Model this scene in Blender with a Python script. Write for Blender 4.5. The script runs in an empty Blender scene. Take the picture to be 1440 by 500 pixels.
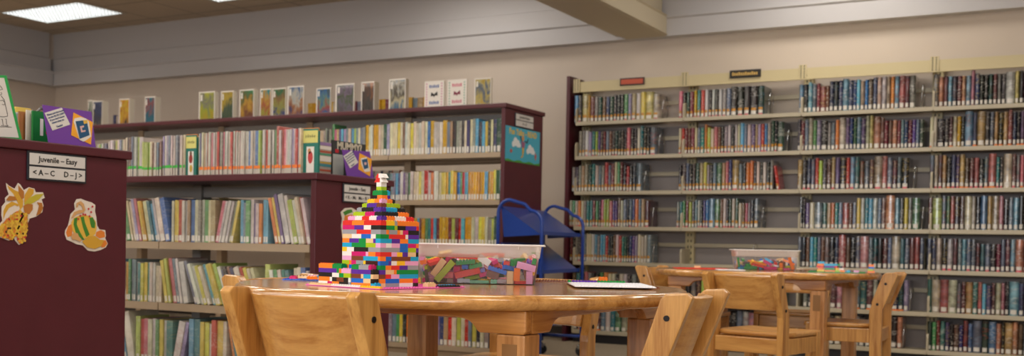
import bpy, bmesh, math, random
from mathutils import Vector, Matrix
R = math.radians
sc = bpy.context.scene
COL = sc.collection
random.seed(11)

# ------------------------------------------------------------------ camera
FPX, YAW, PIT, ROL, CY = 1518.6, 0.5020, -0.0176, 0.01876, 371.8
CAM = Vector((0, 0, 0.77))
_f = Vector((-math.sin(YAW)*math.cos(PIT), math.cos(YAW)*math.cos(PIT), math.sin(PIT)))
_r = Vector((math.cos(YAW), math.sin(YAW), 0)); _u = _r.cross(_f)
RI = math.cos(ROL)*_r + math.sin(ROL)*_u
UP = -math.sin(ROL)*_r + math.cos(ROL)*_u
FW = _f
cd = bpy.data.cameras.new('camera'); cam = bpy.data.objects.new('camera', cd); COL.objects.link(cam)
cd.sensor_fit = 'HORIZONTAL'; cd.sensor_width = 36; cd.lens = FPX/1440*36
cd.shift_y = (CY-250)/1440
cd.clip_start = .05; cd.clip_end = 60
M = Matrix((RI, UP, -FW)).transposed().to_4x4(); M.translation = CAM
cam.matrix_world = M
cd.dof.use_dof = True; cd.dof.focus_distance = 2.45; cd.dof.aperture_fstop = 6.0
sc.camera = cam

def ray(x, y): return FW + RI*((x-720)/FPX) - UP*((y-CY)/FPX)
def onZ(x, y, z): d = ray(x, y); return CAM + d*((z-CAM.z)/d.z)
def onY(x, y, Y): d = ray(x, y); return CAM + d*(Y/d.y)
def onX(x, y, X): d = ray(x, y); return CAM + d*(X/d.x)

# ------------------------------------------------------------------ world, lights, exposure
sc.view_settings.view_transform = 'Standard'; sc.view_settings.look = 'None'
sc.view_settings.gamma = 1; sc.view_settings.use_curve_mapping = False
sc.view_settings.exposure = 0.2
w = bpy.data.worlds.new('world'); sc.world = w; w.use_nodes = True
w.node_tree.nodes['Background'].inputs[0].default_value = (.75, .85, 1, 1)
w.node_tree.nodes['Background'].inputs[1].default_value = 1.0
try:
    sc.cycles.use_denoising = True; sc.cycles.max_bounces = 7; sc.cycles.diffuse_bounces = 4
    sc.cycles.transparent_max_bounces = 12; sc.cycles.caustics_reflective = False; sc.cycles.caustics_refractive = False
    sc.cycles.sample_clamp_indirect = 6; sc.cycles.blur_glossy = .5
except Exception: pass
LAMP_W = 19.0           # watts of each ceiling troffer
WINDOW_W = 70.0        # daylight through each rear window
LAMP_COL = (1.0, .92, .81)
LAMP_ON = {(-4.75, 7.42): .4, (-9.33, 7.42): .12, (-6.9, 7.42): .12, (.7, 7.42): .15, (-1.7, 7.42): .7, (-9.33, 5.0): .5}   # output lowered per fixture to shape where the walls fall dark
XL, XR, YB, YW, ZC = -10.41, 3.2, -3.0, 8.2, 3.04
TROFFERS = [(x, y) for x in (-9.33, -6.9, -4.75, -1.7, .7) for y in (7.42, 5.0, 2.6, .2, -2.0)]

# ------------------------------------------------------------------ materials
ORD = lambda n: f"{n}{'th' if 10 <= n % 100 <= 20 else {1: 'st', 2: 'nd', 3: 'rd'}.get(n % 10, 'th')}"
def nodes(m): return m.node_tree.nodes, m.node_tree.links
MATS = {}
def mat(name, col, rough=.5, metal=0., spec=.5, coat=0., emit=0., alpha=1., trans=0., bump=0., bscale=200, vary=0., vscale=6):
    if name in MATS: return MATS[name]
    m = bpy.data.materials.new(name); m.use_nodes = True; MATS[name] = m
    n, l = nodes(m); b = n['Principled BSDF']
    b.inputs['Base Color'].default_value = (*col, 1); b.inputs['Roughness'].default_value = rough
    b.inputs['Metallic'].default_value = metal; b.inputs['Specular IOR Level'].default_value = spec
    b.inputs['Coat Weight'].default_value = coat; b.inputs['Coat Roughness'].default_value = .08
    if emit:
        b.inputs['Emission Color'].default_value = (*col, 1); b.inputs['Emission Strength'].default_value = emit
    b.inputs['Alpha'].default_value = alpha; b.inputs['Transmission Weight'].default_value = trans
    if bump or vary:
        tc = n.new('ShaderNodeTexCoord')
    if bump:
        t = n.new('ShaderNodeTexNoise'); t.inputs['Scale'].default_value = bscale; l.new(tc.outputs['Object'], t.inputs['Vector'])
        bp = n.new('ShaderNodeBump'); bp.inputs['Strength'].default_value = bump; bp.inputs['Distance'].default_value = .002
        l.new(t.outputs[0], bp.inputs['Height']); l.new(bp.outputs[0], b.inputs['Normal'])
    if vary:
        t = n.new('ShaderNodeTexNoise'); t.inputs['Scale'].default_value = vscale; t.inputs['Detail'].default_value = 5
        l.new(tc.outputs['Object'], t.inputs['Vector'])
        r = n.new('ShaderNodeValToRGB')
        r.color_ramp.elements[0].position = .3; r.color_ramp.elements[1].position = .7
        r.color_ramp.elements[0].color = (*[c*(1-vary) for c in col], 1); r.color_ramp.elements[1].color = (*[min(1, c*(1+vary)) for c in col], 1)
        l.new(t.outputs[0], r.inputs[0]); l.new(r.outputs[0], b.inputs['Base Color'])
    return m
def S(r, g, b):   # 0-255 display colour to linear
    f = lambda c: ((c/255+.055)/1.055)**2.4 if c > 10 else c/255/12.92
    return (f(r), f(g), f(b))

def wood(name, c1, c2, grain='x', rough=.28, coat=.4, strips=0., sc_=1.):
    m = bpy.data.materials.new(name); m.use_nodes = True; n, l = nodes(m); b = n['Principled BSDF']
    tc = n.new('ShaderNodeTexCoord'); mp = n.new('ShaderNodeMapping'); l.new(tc.outputs['Object'], mp.inputs[0])
    st = {'x': (3., 46, 46), 'y': (46, 3., 46), 'z': (46, 46, 3.)}[grain]
    mp.inputs['Scale'].default_value = [s*sc_ for s in st]
    oi = n.new('ShaderNodeObjectInfo'); vm = n.new('ShaderNodeVectorMath'); vm.operation = 'ADD'
    mu = n.new('ShaderNodeMath'); mu.operation = 'MULTIPLY'; mu.inputs[1].default_value = 37.; l.new(oi.outputs['Random'], mu.inputs[0])
    l.new(mp.outputs[0], vm.inputs[0]); l.new(mu.outputs[0], vm.inputs[1])
    base = vm.outputs[0]
    if strips:
        sp = n.new('ShaderNodeSeparateXYZ'); l.new(tc.outputs['Object'], sp.inputs[0])
        dv = n.new('ShaderNodeMath'); dv.operation = 'DIVIDE'; dv.inputs[1].default_value = strips; l.new(sp.outputs['Y'], dv.inputs[0])
        fl = n.new('ShaderNodeMath'); fl.operation = 'FLOOR'; l.new(dv.outputs[0], fl.inputs[0])
        wn = n.new('ShaderNodeTexWhiteNoise'); wn.noise_dimensions = '1D'; l.new(fl.outputs[0], wn.inputs['W'])
        v2 = n.new('ShaderNodeVectorMath'); v2.operation = 'SCALE'; v2.inputs['Scale'].default_value = 40; l.new(wn.outputs['Color'], v2.inputs[0])
        v3 = n.new('ShaderNodeVectorMath'); v3.operation = 'ADD'; l.new(base, v3.inputs[0]); l.new(v2.outputs[0], v3.inputs[1]); base = v3.outputs[0]
    t = n.new('ShaderNodeTexNoise'); t.inputs['Scale'].default_value = 1.; t.inputs['Detail'].default_value = 7; t.inputs['Distortion'].default_value = .35
    l.new(base, t.inputs['Vector'])
    t2 = n.new('ShaderNodeTexNoise'); t2.inputs['Scale'].default_value = 6.; t2.inputs['Detail'].default_value = 3; l.new(base, t2.inputs['Vector'])
    mx = n.new('ShaderNodeMath'); mx.operation = 'MULTIPLY_ADD'; mx.inputs[1].default_value = .35; l.new(t2.outputs[0], mx.inputs[0]); l.new(t.outputs[0], mx.inputs[2])
    r = n.new('ShaderNodeValToRGB'); r.color_ramp.elements[0].position = .48; r.color_ramp.elements[1].position = .88
    r.color_ramp.elements[0].color = (*c1, 1); r.color_ramp.elements[1].color = (*c2, 1)
    e = r.color_ramp.elements.new(.66); e.color = (*[(a*.45+b_*.55) for a, b_ in zip(c1, c2)], 1)
    l.new(mx.outputs[0], r.inputs[0])
    out = r.outputs[0]
    if strips:
        hs = n.new('ShaderNodeHueSaturation'); mr = n.new('ShaderNodeMapRange'); l.new(wn.outputs['Value'], mr.inputs[0])
        mr.inputs['To Min'].default_value = .78; mr.inputs['To Max'].default_value = 1.15
        l.new(mr.outputs[0], hs.inputs['Value']); l.new(out, hs.inputs['Color']); out = hs.outputs[0]
    l.new(out, b.inputs['Base Color']); b.inputs['Roughness'].default_value = rough
    b.inputs['Coat Weight'].default_value = coat; b.inputs['Coat Roughness'].default_value = .12
    bp = n.new('ShaderNodeBump'); bp.inputs['Strength'].default_value = .05; bp.inputs['Distance'].default_value = .0004
    l.new(t2.outputs[0], bp.inputs['Height']); l.new(bp.outputs[0], b.inputs['Normal'])
    return m

def cover_material(name, rough, coat, ink=.36, lo=.5, hi=1.05, sat=.85):
    """book cover: the object's own colour, with printed title marks along the spine"""
    m = bpy.data.materials.new(name); m.use_nodes = True; n, l = nodes(m); b = n['Principled BSDF']
    oi = n.new('ShaderNodeObjectInfo'); tc = n.new('ShaderNodeTexCoord')
    mp = n.new('ShaderNodeMapping'); mp.inputs['Scale'].default_value = (2.2, 1.2, 26); l.new(tc.outputs['Generated'], mp.inputs[0])
    mu = n.new('ShaderNodeMath'); mu.operation = 'MULTIPLY'; mu.inputs[1].default_value = 91.; l.new(oi.outputs['Random'], mu.inputs[0])
    va = n.new('ShaderNodeVectorMath'); va.operation = 'ADD'; l.new(mp.outputs[0], va.inputs[0]); l.new(mu.outputs[0], va.inputs[1])
    t = n.new('ShaderNodeTexNoise'); t.inputs['Scale'].default_value = 1.; t.inputs['Detail'].default_value = 2; l.new(va.outputs[0], t.inputs['Vector'])
    g1 = n.new('ShaderNodeMath'); g1.operation = 'GREATER_THAN'; g1.inputs[1].default_value = .54; l.new(t.outputs[0], g1.inputs[0])
    # title zone along the height, different for each book
    sp = n.new('ShaderNodeSeparateXYZ'); l.new(tc.outputs['Generated'], sp.inputs[0])
    mp2 = n.new('ShaderNodeMath'); mp2.operation = 'MULTIPLY_ADD'; mp2.inputs[1].default_value = 3.2; l.new(sp.outputs['Z'], mp2.inputs[0]); l.new(mu.outputs[0], mp2.inputs[2])
    t2 = n.new('ShaderNodeTexNoise'); t2.noise_dimensions = '1D'; t2.inputs['Scale'].default_value = 1.; t2.inputs['Detail'].default_value = 0; l.new(mp2.outputs[0], t2.inputs['W'])
    g2 = n.new('ShaderNodeMath'); g2.operation = 'GREATER_THAN'; g2.inputs[1].default_value = .46; l.new(t2.outputs[0], g2.inputs[0])
    mk = n.new('ShaderNodeMath'); mk.operation = 'MULTIPLY'; l.new(g1.outputs[0], mk.inputs[0]); l.new(g2.outputs[0], mk.inputs[1])
    mk2 = n.new('ShaderNodeMath'); mk2.operation = 'MULTIPLY'; mk2.inputs[1].default_value = ink; l.new(mk.outputs[0], mk2.inputs[0])
    # accent ink
    fr = n.new('ShaderNodeMath'); fr.operation = 'FRACT'; m7 = n.new('ShaderNodeMath'); m7.operation = 'MULTIPLY'; m7.inputs[1].default_value = 7.31
    l.new(oi.outputs['Random'], m7.inputs[0]); l.new(m7.outputs[0], fr.inputs[0])
    rp = n.new('ShaderNodeValToRGB'); rp.color_ramp.interpolation = 'CONSTANT'
    cols = [(0, S(225, 222, 214)), (.34, S(214, 190, 120)), (.46, S(40, 36, 40)), (.6, S(170, 60, 48)), (.7, S(92, 132, 160)), (.8, S(230, 228, 220))]
    rp.color_ramp.elements[0].color = (*cols[0][1], 1); rp.color_ramp.elements[1].position = cols[1][0]; rp.color_ramp.elements[1].color = (*cols[1][1], 1)
    for p, c in cols[2:]:
        e = rp.color_ramp.elements.new(p); e.color = (*c, 1)
    l.new(fr.outputs[0], rp.inputs[0])
    # broad printed patches
    va3 = n.new('ShaderNodeVectorMath'); va3.operation = 'ADD'; mp3 = n.new('ShaderNodeMapping'); mp3.inputs['Scale'].default_value = (.7, 2, 4); l.new(tc.outputs['Generated'], mp3.inputs[0])
    l.new(mp3.outputs[0], va3.inputs[0]); l.new(mu.outputs[0], va3.inputs[1])
    t3 = n.new('ShaderNodeTexNoise'); t3.inputs['Scale'].default_value = 1.; t3.inputs['Detail'].default_value = 3; l.new(va3.outputs[0], t3.inputs['Vector'])
    mr = n.new('ShaderNodeMapRange'); mr.inputs['From Min'].default_value = .35; mr.inputs['From Max'].default_value = .68; mr.inputs['To Min'].default_value = lo; mr.inputs['To Max'].default_value = hi
    l.new(t3.outputs[0], mr.inputs[0])
    hs = n.new('ShaderNodeHueSaturation'); hs.inputs['Saturation'].default_value = sat; l.new(mr.outputs[0], hs.inputs['Value']); l.new(oi.outputs['Color'], hs.inputs['Color'])
    mx = n.new('ShaderNodeMix'); mx.data_type = 'RGBA'; l.new(mk2.outputs[0], mx.inputs['Factor']); l.new(hs.outputs[0], mx.inputs[6]); l.new(rp.outputs[0], mx.inputs[7])
    l.new(mx.outputs[2], b.inputs['Base Color']); b.inputs['Roughness'].default_value = rough
    b.inputs['Coat Weight'].default_value = coat; b.inputs['Coat Roughness'].default_value = .04
    return m

MAROON = mat('maroon_laminate', S(80, 26, 38), .38, bump=.05, bscale=900, vary=.06, vscale=9)
MAROON_D = mat('maroon_edge_trim', S(82, 32, 42), .35)
SHELF = mat('putty_metal', S(188, 178, 154), .42, vary=.04, vscale=4)
SHELFT = mat('tan_metal', S(168, 148, 124), .45, vary=.05, vscale=5)
CANOPY = mat('cream_metal', S(206, 192, 150), .45)
RAIL = mat('grey_metal', S(150, 146, 142), .5)
DARKM = mat('black_toe_kick', S(26, 24, 28), .6)
WALL = mat('wall_paint', S(208, 195, 182), .75, bump=.08, bscale=60, vary=.03, vscale=1.5)
SOFF = mat('soffit_paint', S(194, 192, 194), .5, bump=.04, bscale=50)
BEAMM = mat('beam_paint', S(196, 186, 164), .55)
OAK = wood('chair_maple', S(156, 102, 44), S(208, 156, 86), 'z', .3, .35)
OAKX = wood('chair_maple_panel', S(170, 114, 54), S(204, 152, 84), 'x', .3, .35)
OAKT = wood('table_top_oak', S(156, 104, 50), S(204, 150, 84), 'x', .18, .6, strips=.062)
OAKL = wood('table_leg_oak', S(150, 96, 46), S(206, 150, 92), 'z', .3, .35)
OAKA = wood('table_apron_oak', S(150, 92, 42), S(198, 138, 72), 'x', .25, .4)
OAKAY = wood('table_apron_oak_side', S(150, 92, 42), S(198, 138, 72), 'y', .25, .4)
BOLT = mat('dark_bolt', S(40, 36, 36), .35, metal=.8)
BLUE = mat('blue_enamel', S(22, 62, 150), .28, coat=.3)
STEEL = mat('chrome_wire', S(190, 192, 196), .18, metal=1)
RUBBER = mat('black_rubber', S(20, 20, 22), .6)
PAGES = mat('book_pages', S(214, 206, 188), .8)
LABELM = mat('spine_label_white', S(216, 212, 204), .35)
GOLDB = mat('gold_sticker', S(196, 138, 48), .4)
PINKB = mat('pink_sticker', S(214, 92, 110), .4)
GRNB = mat('green_sticker', S(62, 190, 70), .5)
ORGB = mat('orange_sticker', S(244, 132, 52), .5)
PALE = mat('pale_label_strip', S(196, 188, 176), .5)
COVER_N = cover_material('jacket_print', .22, 1., .28, .42, 1.0, .78)
COVER_C = cover_material('picture_book_print', .38, .35, .17, .78, 1.1, 1.05)
WHITE = mat('white_paper', S(228, 224, 216), .6)
BLACK = mat('black_ink', S(24, 22, 24), .6)
FRAMEB = mat('dark_sign_frame', S(34, 38, 48), .4)

# ------------------------------------------------------------------ mesh helpers
class MB:
    """collects primitive shapes and links them as ONE mesh object"""
    def __init__(s): s.v = []; s.f = []; s.m = []; s.sm = []
    def add(s, vs, fs, mi=0, smooth=False, T=None):
        o = len(s.v)
        for p in vs:
            p = Vector(p); s.v.append(T @ p if T is not None else p)
        for k, f in enumerate(fs):
            s.f.append([i+o for i in f]); s.m.append(mi[k] if isinstance(mi, list) else mi); s.sm.append(smooth)
        return s
    def box(s, a, b, mi=0, T=None):
        x0, y0, z0 = a; x1, y1, z1 = b
        vs = [(x0, y0, z0), (x1, y0, z0), (x1, y1, z0), (x0, y1, z0), (x0, y0, z1), (x1, y0, z1), (x1, y1, z1), (x0, y1, z1)]
        return s.add(vs, [(0, 3, 2, 1), (4, 5, 6, 7), (0, 1, 5, 4), (1, 2, 6, 5), (2, 3, 7, 6), (3, 0, 4, 7)], mi, False, T)
    def prism(s, poly, h0, h1, axis='z', mi=0, T=None):
        """extrude a closed 2-D outline; axis names the extrusion direction"""
        n = len(poly)
        mp = {'z': lambda p, h: (p[0], p[1], h), 'x': lambda p, h: (h, p[0], p[1]), 'y': lambda p, h: (p[0], h, p[1])}[axis]
        ar = sum(poly[i][0]*poly[(i+1) % n][1]-poly[(i+1) % n][0]*poly[i][1] for i in range(n))
        if (ar < 0) != (axis == 'y'): poly = poly[::-1]
        vs = [mp(p, h0) for p in poly]+[mp(p, h1) for p in poly]
        fs = [tuple(range(n))[::-1], tuple(range(n, 2*n))]+[(i, (i+1) % n, n+(i+1) % n, n+i) for i in range(n)]
        return s.add(vs, fs, mi, False, T)
    def tube(s, pts, r, seg=10, mi=0, cap=True):
        pts = [Vector(p) for p in pts]; vs = []; fs = []
        prev = None
        for i, p in enumerate(pts):
            t = (pts[min(i+1, len(pts)-1)]-pts[max(i-1, 0)]).normalized()
            if prev is None:
                a = Vector((0, 0, 1)) if abs(t.z) < .9 else Vector((1, 0, 0)); u = t.cross(a).normalized()
            else: u = (prev-t*prev.dot(t)).normalized()
            prev = u; v = t.cross(u)
            for k in range(seg):
                an = 2*math.pi*k/seg; vs.append(p+(u*math.cos(an)+v*math.sin(an))*r)
        for i in range(len(pts)-1):
            for k in range(seg):
                k2 = (k+1) % seg; fs.append((i*seg+k, i*seg+k2, (i+1)*seg+k2, (i+1)*seg+k))
        s.add(vs, fs, mi, True)
        if cap:
            s.add(vs[:seg], [tuple(range(seg))[::-1]], mi); s.add(vs[-seg:], [tuple(range(seg))], mi)
        return s
    def cyl(s, c, r, h, axis='z', seg=16, mi=0, r2=None, T=None):
        r2 = r if r2 is None else r2; vs = []
        for k in range(seg):
            a = 2*math.pi*k/seg; vs.append((math.cos(a)*r, math.sin(a)*r, 0))
        for k in range(seg):
            a = 2*math.pi*k/seg; vs.append((math.cos(a)*r2, math.sin(a)*r2, h))
        Q = {'z': Matrix.Identity(4), 'x': Matrix.Rotation(R(90), 4, 'Y'), 'y': Matrix.Rotation(R(-90), 4, 'X')}[axis]
        Q = Matrix.Translation(c) @ Q
        if T is not None: Q = T @ Q
        s.add(vs, [(k, (k+1) % seg, seg+(k+1) % seg, seg+k) for k in range(seg)], mi, True, Q)
        s.add(vs, [tuple(range(seg))[::-1], tuple(range(seg, 2*seg))], mi, False, Q)
        return s
    def mesh(s, name, mats, bevel=0., weld=True, seg=2):
        me = bpy.data.meshes.new(name); me.from_pydata([tuple(v) for v in s.v], [], s.f)
        for m in (mats if isinstance(mats, (list, tuple)) else [mats]): me.materials.append(m)
        for p, mi, sm in zip(me.polygons, s.m, s.sm): p.material_index = mi; p.use_smooth = sm
        me.update()
        if bevel or weld:
            bm = bmesh.new(); bm.from_mesh(me)
            if weld: bmesh.ops.remove_doubles(bm, verts=bm.verts, dist=1e-6)
            if bevel:
                ed = [e for e in bm.edges if len(e.link_faces) == 2 and e.calc_face_angle(0) > R(28)]
                bmesh.ops.bevel(bm, geom=ed, offset=bevel, segments=seg, profile=.6, affect='EDGES', clamp_overlap=True)
            bm.to_mesh(me); bm.free()
        return me
    def build(s, name, mats, parent=None, bevel=0., loc=None, weld=True, seg=2):
        return link(name, s.mesh(name, mats, bevel, weld, seg), parent, loc)
def link(name, me, parent=None, loc=None):
    o = bpy.data.objects.new(name, me); COL.objects.link(o)
    if parent: o.parent = parent
    if loc: o.location = loc
    return o
def tag(o, label, cat, group=None, kind=None):
    o['label'] = label; o['category'] = cat
    if group: o['group'] = group
    if kind: o['kind'] = kind
    return o
def thing(name, label, cat, loc=(0, 0, 0), rz=0., group=None):
    o = bpy.data.objects.new(name, None); COL.objects.link(o); o.location = loc; o.rotation_euler = (0, 0, rz)
    o.empty_display_size = .05
    return tag(o, label, cat, group)
def struct(o): o['kind'] = 'structure'; return o
def dup(root, loc, rz, label=None, group=None):
    r = root.copy(); COL.objects.link(r); r.location = loc; r.rotation_euler = (0, 0, rz)
    if label: r['label'] = label
    if group: r['group'] = group
    for ch in list(root.children):
        c = ch.copy(); COL.objects.link(c); c.parent = r
        for g in ch.children:
            d = g.copy(); COL.objects.link(d); d.parent = c
    return r
def lettering(text, size, m, T, parent=None, name='lettering', bold=.012, align='CENTER', ext=.0004):
    """real text turned into a mesh; T places its local XY plane"""
    cu = bpy.data.curves.new(name, 'FONT'); cu.body = text; cu.size = size; cu.align_x = align; cu.align_y = 'CENTER'
    cu.offset = bold*size; cu.extrude = ext; cu.resolution_u = 2
    o = bpy.data.objects.new(name, cu); COL.objects.link(o); dg = bpy.context.evaluated_depsgraph_get(); dg.update()
    me = bpy.data.meshes.new_from_object(o.evaluated_get(dg)); bpy.data.objects.remove(o)
    me.transform(T); me.materials.clear(); me.materials.append(m)
    return link(name, me, parent)

# ------------------------------------------------------------------ room shell
def room():
    m = mat('carpet', S(150, 136, 116), .95, bump=.5, bscale=500, vary=.12, vscale=60)
    struct(MB().box((XL-.1, YB-.1, -.1), (XR+.1, YW+.1, 0)).build('floor', m))
    # acoustic tile ceiling with openings are not cut: fixtures are recessed trays hung flush
    m = bpy.data.materials.new('ceiling_tile'); m.use_nodes = True; n, l = nodes(m); b = n['Principled BSDF']
    tc = n.new('ShaderNodeTexCoord'); mp = n.new('ShaderNodeMapping'); mp.inputs['Location'].default_value = (.14, -.06, 0); l.new(tc.outputs['Object'], mp.inputs[0])
    br = n.new('ShaderNodeTexBrick'); br.offset = 0; br.inputs['Scale'].default_value = 1; br.inputs['Mortar Size'].default_value = .012
    br.inputs['Mortar Smooth'].default_value = .3
    br.inputs['Brick Width'].default_value = .61; br.inputs['Row Height'].default_value = .61
    c = S(204, 188, 166); br.inputs['Color1'].default_value = (*c, 1); br.inputs['Color2'].default_value = (*[x*.94 for x in c], 1); br.inputs['Mortar'].default_value = (*[x*.62 for x in c], 1)
    l.new(mp.outputs[0], br.inputs['Vector']); l.new(br.outputs['Color'], b.inputs['Base Color']); b.inputs['Roughness'].default_value = .9
    ns = n.new('ShaderNodeTexNoise'); ns.inputs['Scale'].default_value = 160; bp = n.new('ShaderNodeBump'); bp.inputs['Strength'].default_value = .3; bp.inputs['Distance'].default_value = .003
    l.new(tc.outputs['Object'], ns.inputs['Vector']); l.new(ns.outputs[0], bp.inputs['Height']); l.new(bp.outputs[0], b.inputs['Normal'])
    struct(MB().box((XL-.1, YB-.1, ZC+.06), (XR+.1, YW+.1, ZC+.16)).build('ceiling', m))
    ceil2 = MB()     # the tile field with recesses over the fixtures
    xs = sorted(set([XL-.05, XR+.05]+[v for x, y in TROFFERS for v in (x-.6, x+.6)]))
    ys = sorted(set([YB-.05, YW+.05]+[v for x, y in TROFFERS for v in (y-.3, y+.3)]))
    for i in range(len(xs)-1):
        for j in range(len(ys)-1):
            cx, cy = (xs[i]+xs[i+1])/2, (ys[j]+ys[j+1])/2
            if any(abs(cx-x) < .6 and abs(cy-y) < .3 for x, y in TROFFERS): continue
            ceil2.box((xs[i], ys[j], ZC), (xs[i+1], ys[j+1], ZC+.06))
    struct(ceil2.build('ceiling_tiles', m, weld=False))
    struct(MB().box((XL-.1, YW, 0), (XR+.1, YW+.1, ZC+.06)).build('wall_back', WALL))
    struct(MB().box((XL-.1, YB, 0), (XL, YW, ZC+.06)).build('wall_left', WALL))
    struct(MB().box((XR, YB, 0), (XR+.1, YW, ZC+.06)).build('wall_right', WALL))
    # rear wall with two windows behind the camera
    wb = MB(); wx = [(-4.6, -2.6), (-1.0, 1.6)]
    prev = XL-.1
    for a, b_ in wx:
        wb.box((prev, YB-.1, 0), (a, YB, ZC+.06)); wb.box((a, YB-.1, 0), (b_, YB, .85)); wb.box((a, YB-.1, 2.1), (b_, YB, ZC+.06)); prev = b_
    wb.box((prev, YB-.1, 0), (XR+.1, YB, ZC+.06)); struct(wb.build('wall_front', WALL, weld=False))
    fm = mat('window_frame', S(200, 196, 188), .5)
    for i, (a, b_) in enumerate(wx):
        f = MB(); f.box((a, YB-.08, .85), (b_, YB-.02, .9)); f.box((a, YB-.08, 2.05), (b_, YB-.02, 2.1))
        for x in (a, (a+b_)/2-.025, b_-.05): f.box((x, YB-.08, .9), (x+.05, YB-.02, 2.05))
        struct(f.build(f'window_{i+1}', fm, weld=False))
        ld = bpy.data.lights.new('window_daylight', 'AREA'); ld.shape = 'RECTANGLE'; ld.size = b_-a-.1; ld.size_y = 1.15; ld.energy = WINDOW_W; ld.color = (.92, .96, 1)
        lo = bpy.data.objects.new('window_daylight', ld); COL.objects.link(lo); lo.location = ((a+b_)/2, YB-.12, 1.48); lo["kind"] = "helper"
        lo.rotation_euler = (R(90), 0, 0)
    # stepped cornice along the back and left walls: upper band, middle band with a ledge, lower fascia
    prof = [(0, 2.452), (.10, 2.452), (.10, 2.585), (.115, 2.597), (.115, 2.612), (.06, 2.618), (.06, 2.752), (.03, 2.764), (.03, ZC), (0, ZC)]
    struct(MB().prism([(YW-p, z) for p, z in prof], XL, XR, 'x').build('trim_1', SOFF))
    struct(MB().prism([(XL+p, z) for p, z in prof], YB, YW-.11, 'y').build('trim_2', SOFF))
    # dropped beam that runs out from the back wall, with its own stepped sides
    bp_ = [(-3.455, 2.462), (-3.43, 2.452), (-3.10, 2.452), (-3.075, 2.462), (-3.09, 2.475), (-3.09, 2.60), (-3.075, 2.612), (-3.13, 2.62), (-3.13, ZC), (-3.52, ZC), (-3.52, 2.48), (-3.455, 2.475)]
    struct(MB().prism(bp_, YB, YW-.1, 'y').build('trim_3', BEAMM))
    bb = mat('rubber_baseboard', S(70, 62, 58), .5)
    struct(MB().box((XL, YW-.012, 0), (XR, YW, .1)).build('baseboard_back', bb))
    struct(MB().box((XL, YB, 0), (XL+.012, YW-.012, .1)).build('baseboard_left', bb))

def troffers():
    fr = mat('troffer_frame', S(190, 184, 172), .4); em = mat('fluorescent_diffuser', (1, .95, .86), emit=5.)
    lv = mat('silver_louver', S(200, 204, 208), .3, metal=.9)
    proto = None
    for i, (x, y) in enumerate(TROFFERS):
        spot = [('far left', 'left'), ('left', ''), ('middle left', ''), ('middle right', ''), ('right', '')][i//5][0]
        seen = (x < -6 and y > 7)
        lab = {0: 'recessed ceiling light with silver egg-crate louver in the far left corner', 5: 'recessed louvered ceiling light cut by the top edge of the photo'}.get(i, f'recessed louvered ceiling light, {ORD(i//5+1)} column from left, {ORD(i%5+1)} row from the back')
        if i == 0:
            t = thing('ceiling_light', lab, 'ceiling light', (x, y, ZC), 0, 'recessed ceiling lights')
            f = MB(); f.box((-.6, -.3, -.004), (.6, -.275, .004)); f.box((-.6, .275, -.004), (.6, .3, .004)); f.box((-.6, -.275, -.004), (-.575, .275, .004)); f.box((.575, -.275, -.004), (.6, .275, .004))
            f.build('frame', fr, t, weld=False)
            MB().box((-.575, -.275, .045), (.575, .275, .05)).build('diffuser', em, t)
            g = MB()
            for k in range(25): xx = -.575+1.15*k/24; g.prism([(xx-.007, 0), (xx+.007, 0), (xx+.001, .03), (xx-.001, .03)], -.275, .275, 'y')
            for k in range(13): yy = -.275+.55*k/12; g.prism([(yy-.007, 0), (yy+.007, 0), (yy+.001, .03), (yy-.001, .03)], -.575, .575, 'x')
            g.build('louver', lv, t, weld=False); proto = t
        elif seen: t = dup(proto, (x, y, ZC), 0, lab)
        else: t = dup(proto, (x, y, ZC), 0, lab)
        ld = bpy.data.lights.new('troffer_lamp', 'AREA'); ld.shape = 'RECTANGLE'; ld.size = 1.1; ld.size_y = .5; ld.energy = LAMP_W*LAMP_ON.get((x, y), 1.); ld.color = LAMP_COL
        lo = bpy.data.objects.new('troffer_lamp', ld); COL.objects.link(lo); lo.location = (x, y, ZC+.042 if seen else ZC-.006); lo['kind'] = 'helper'
room(); troffers()
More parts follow.
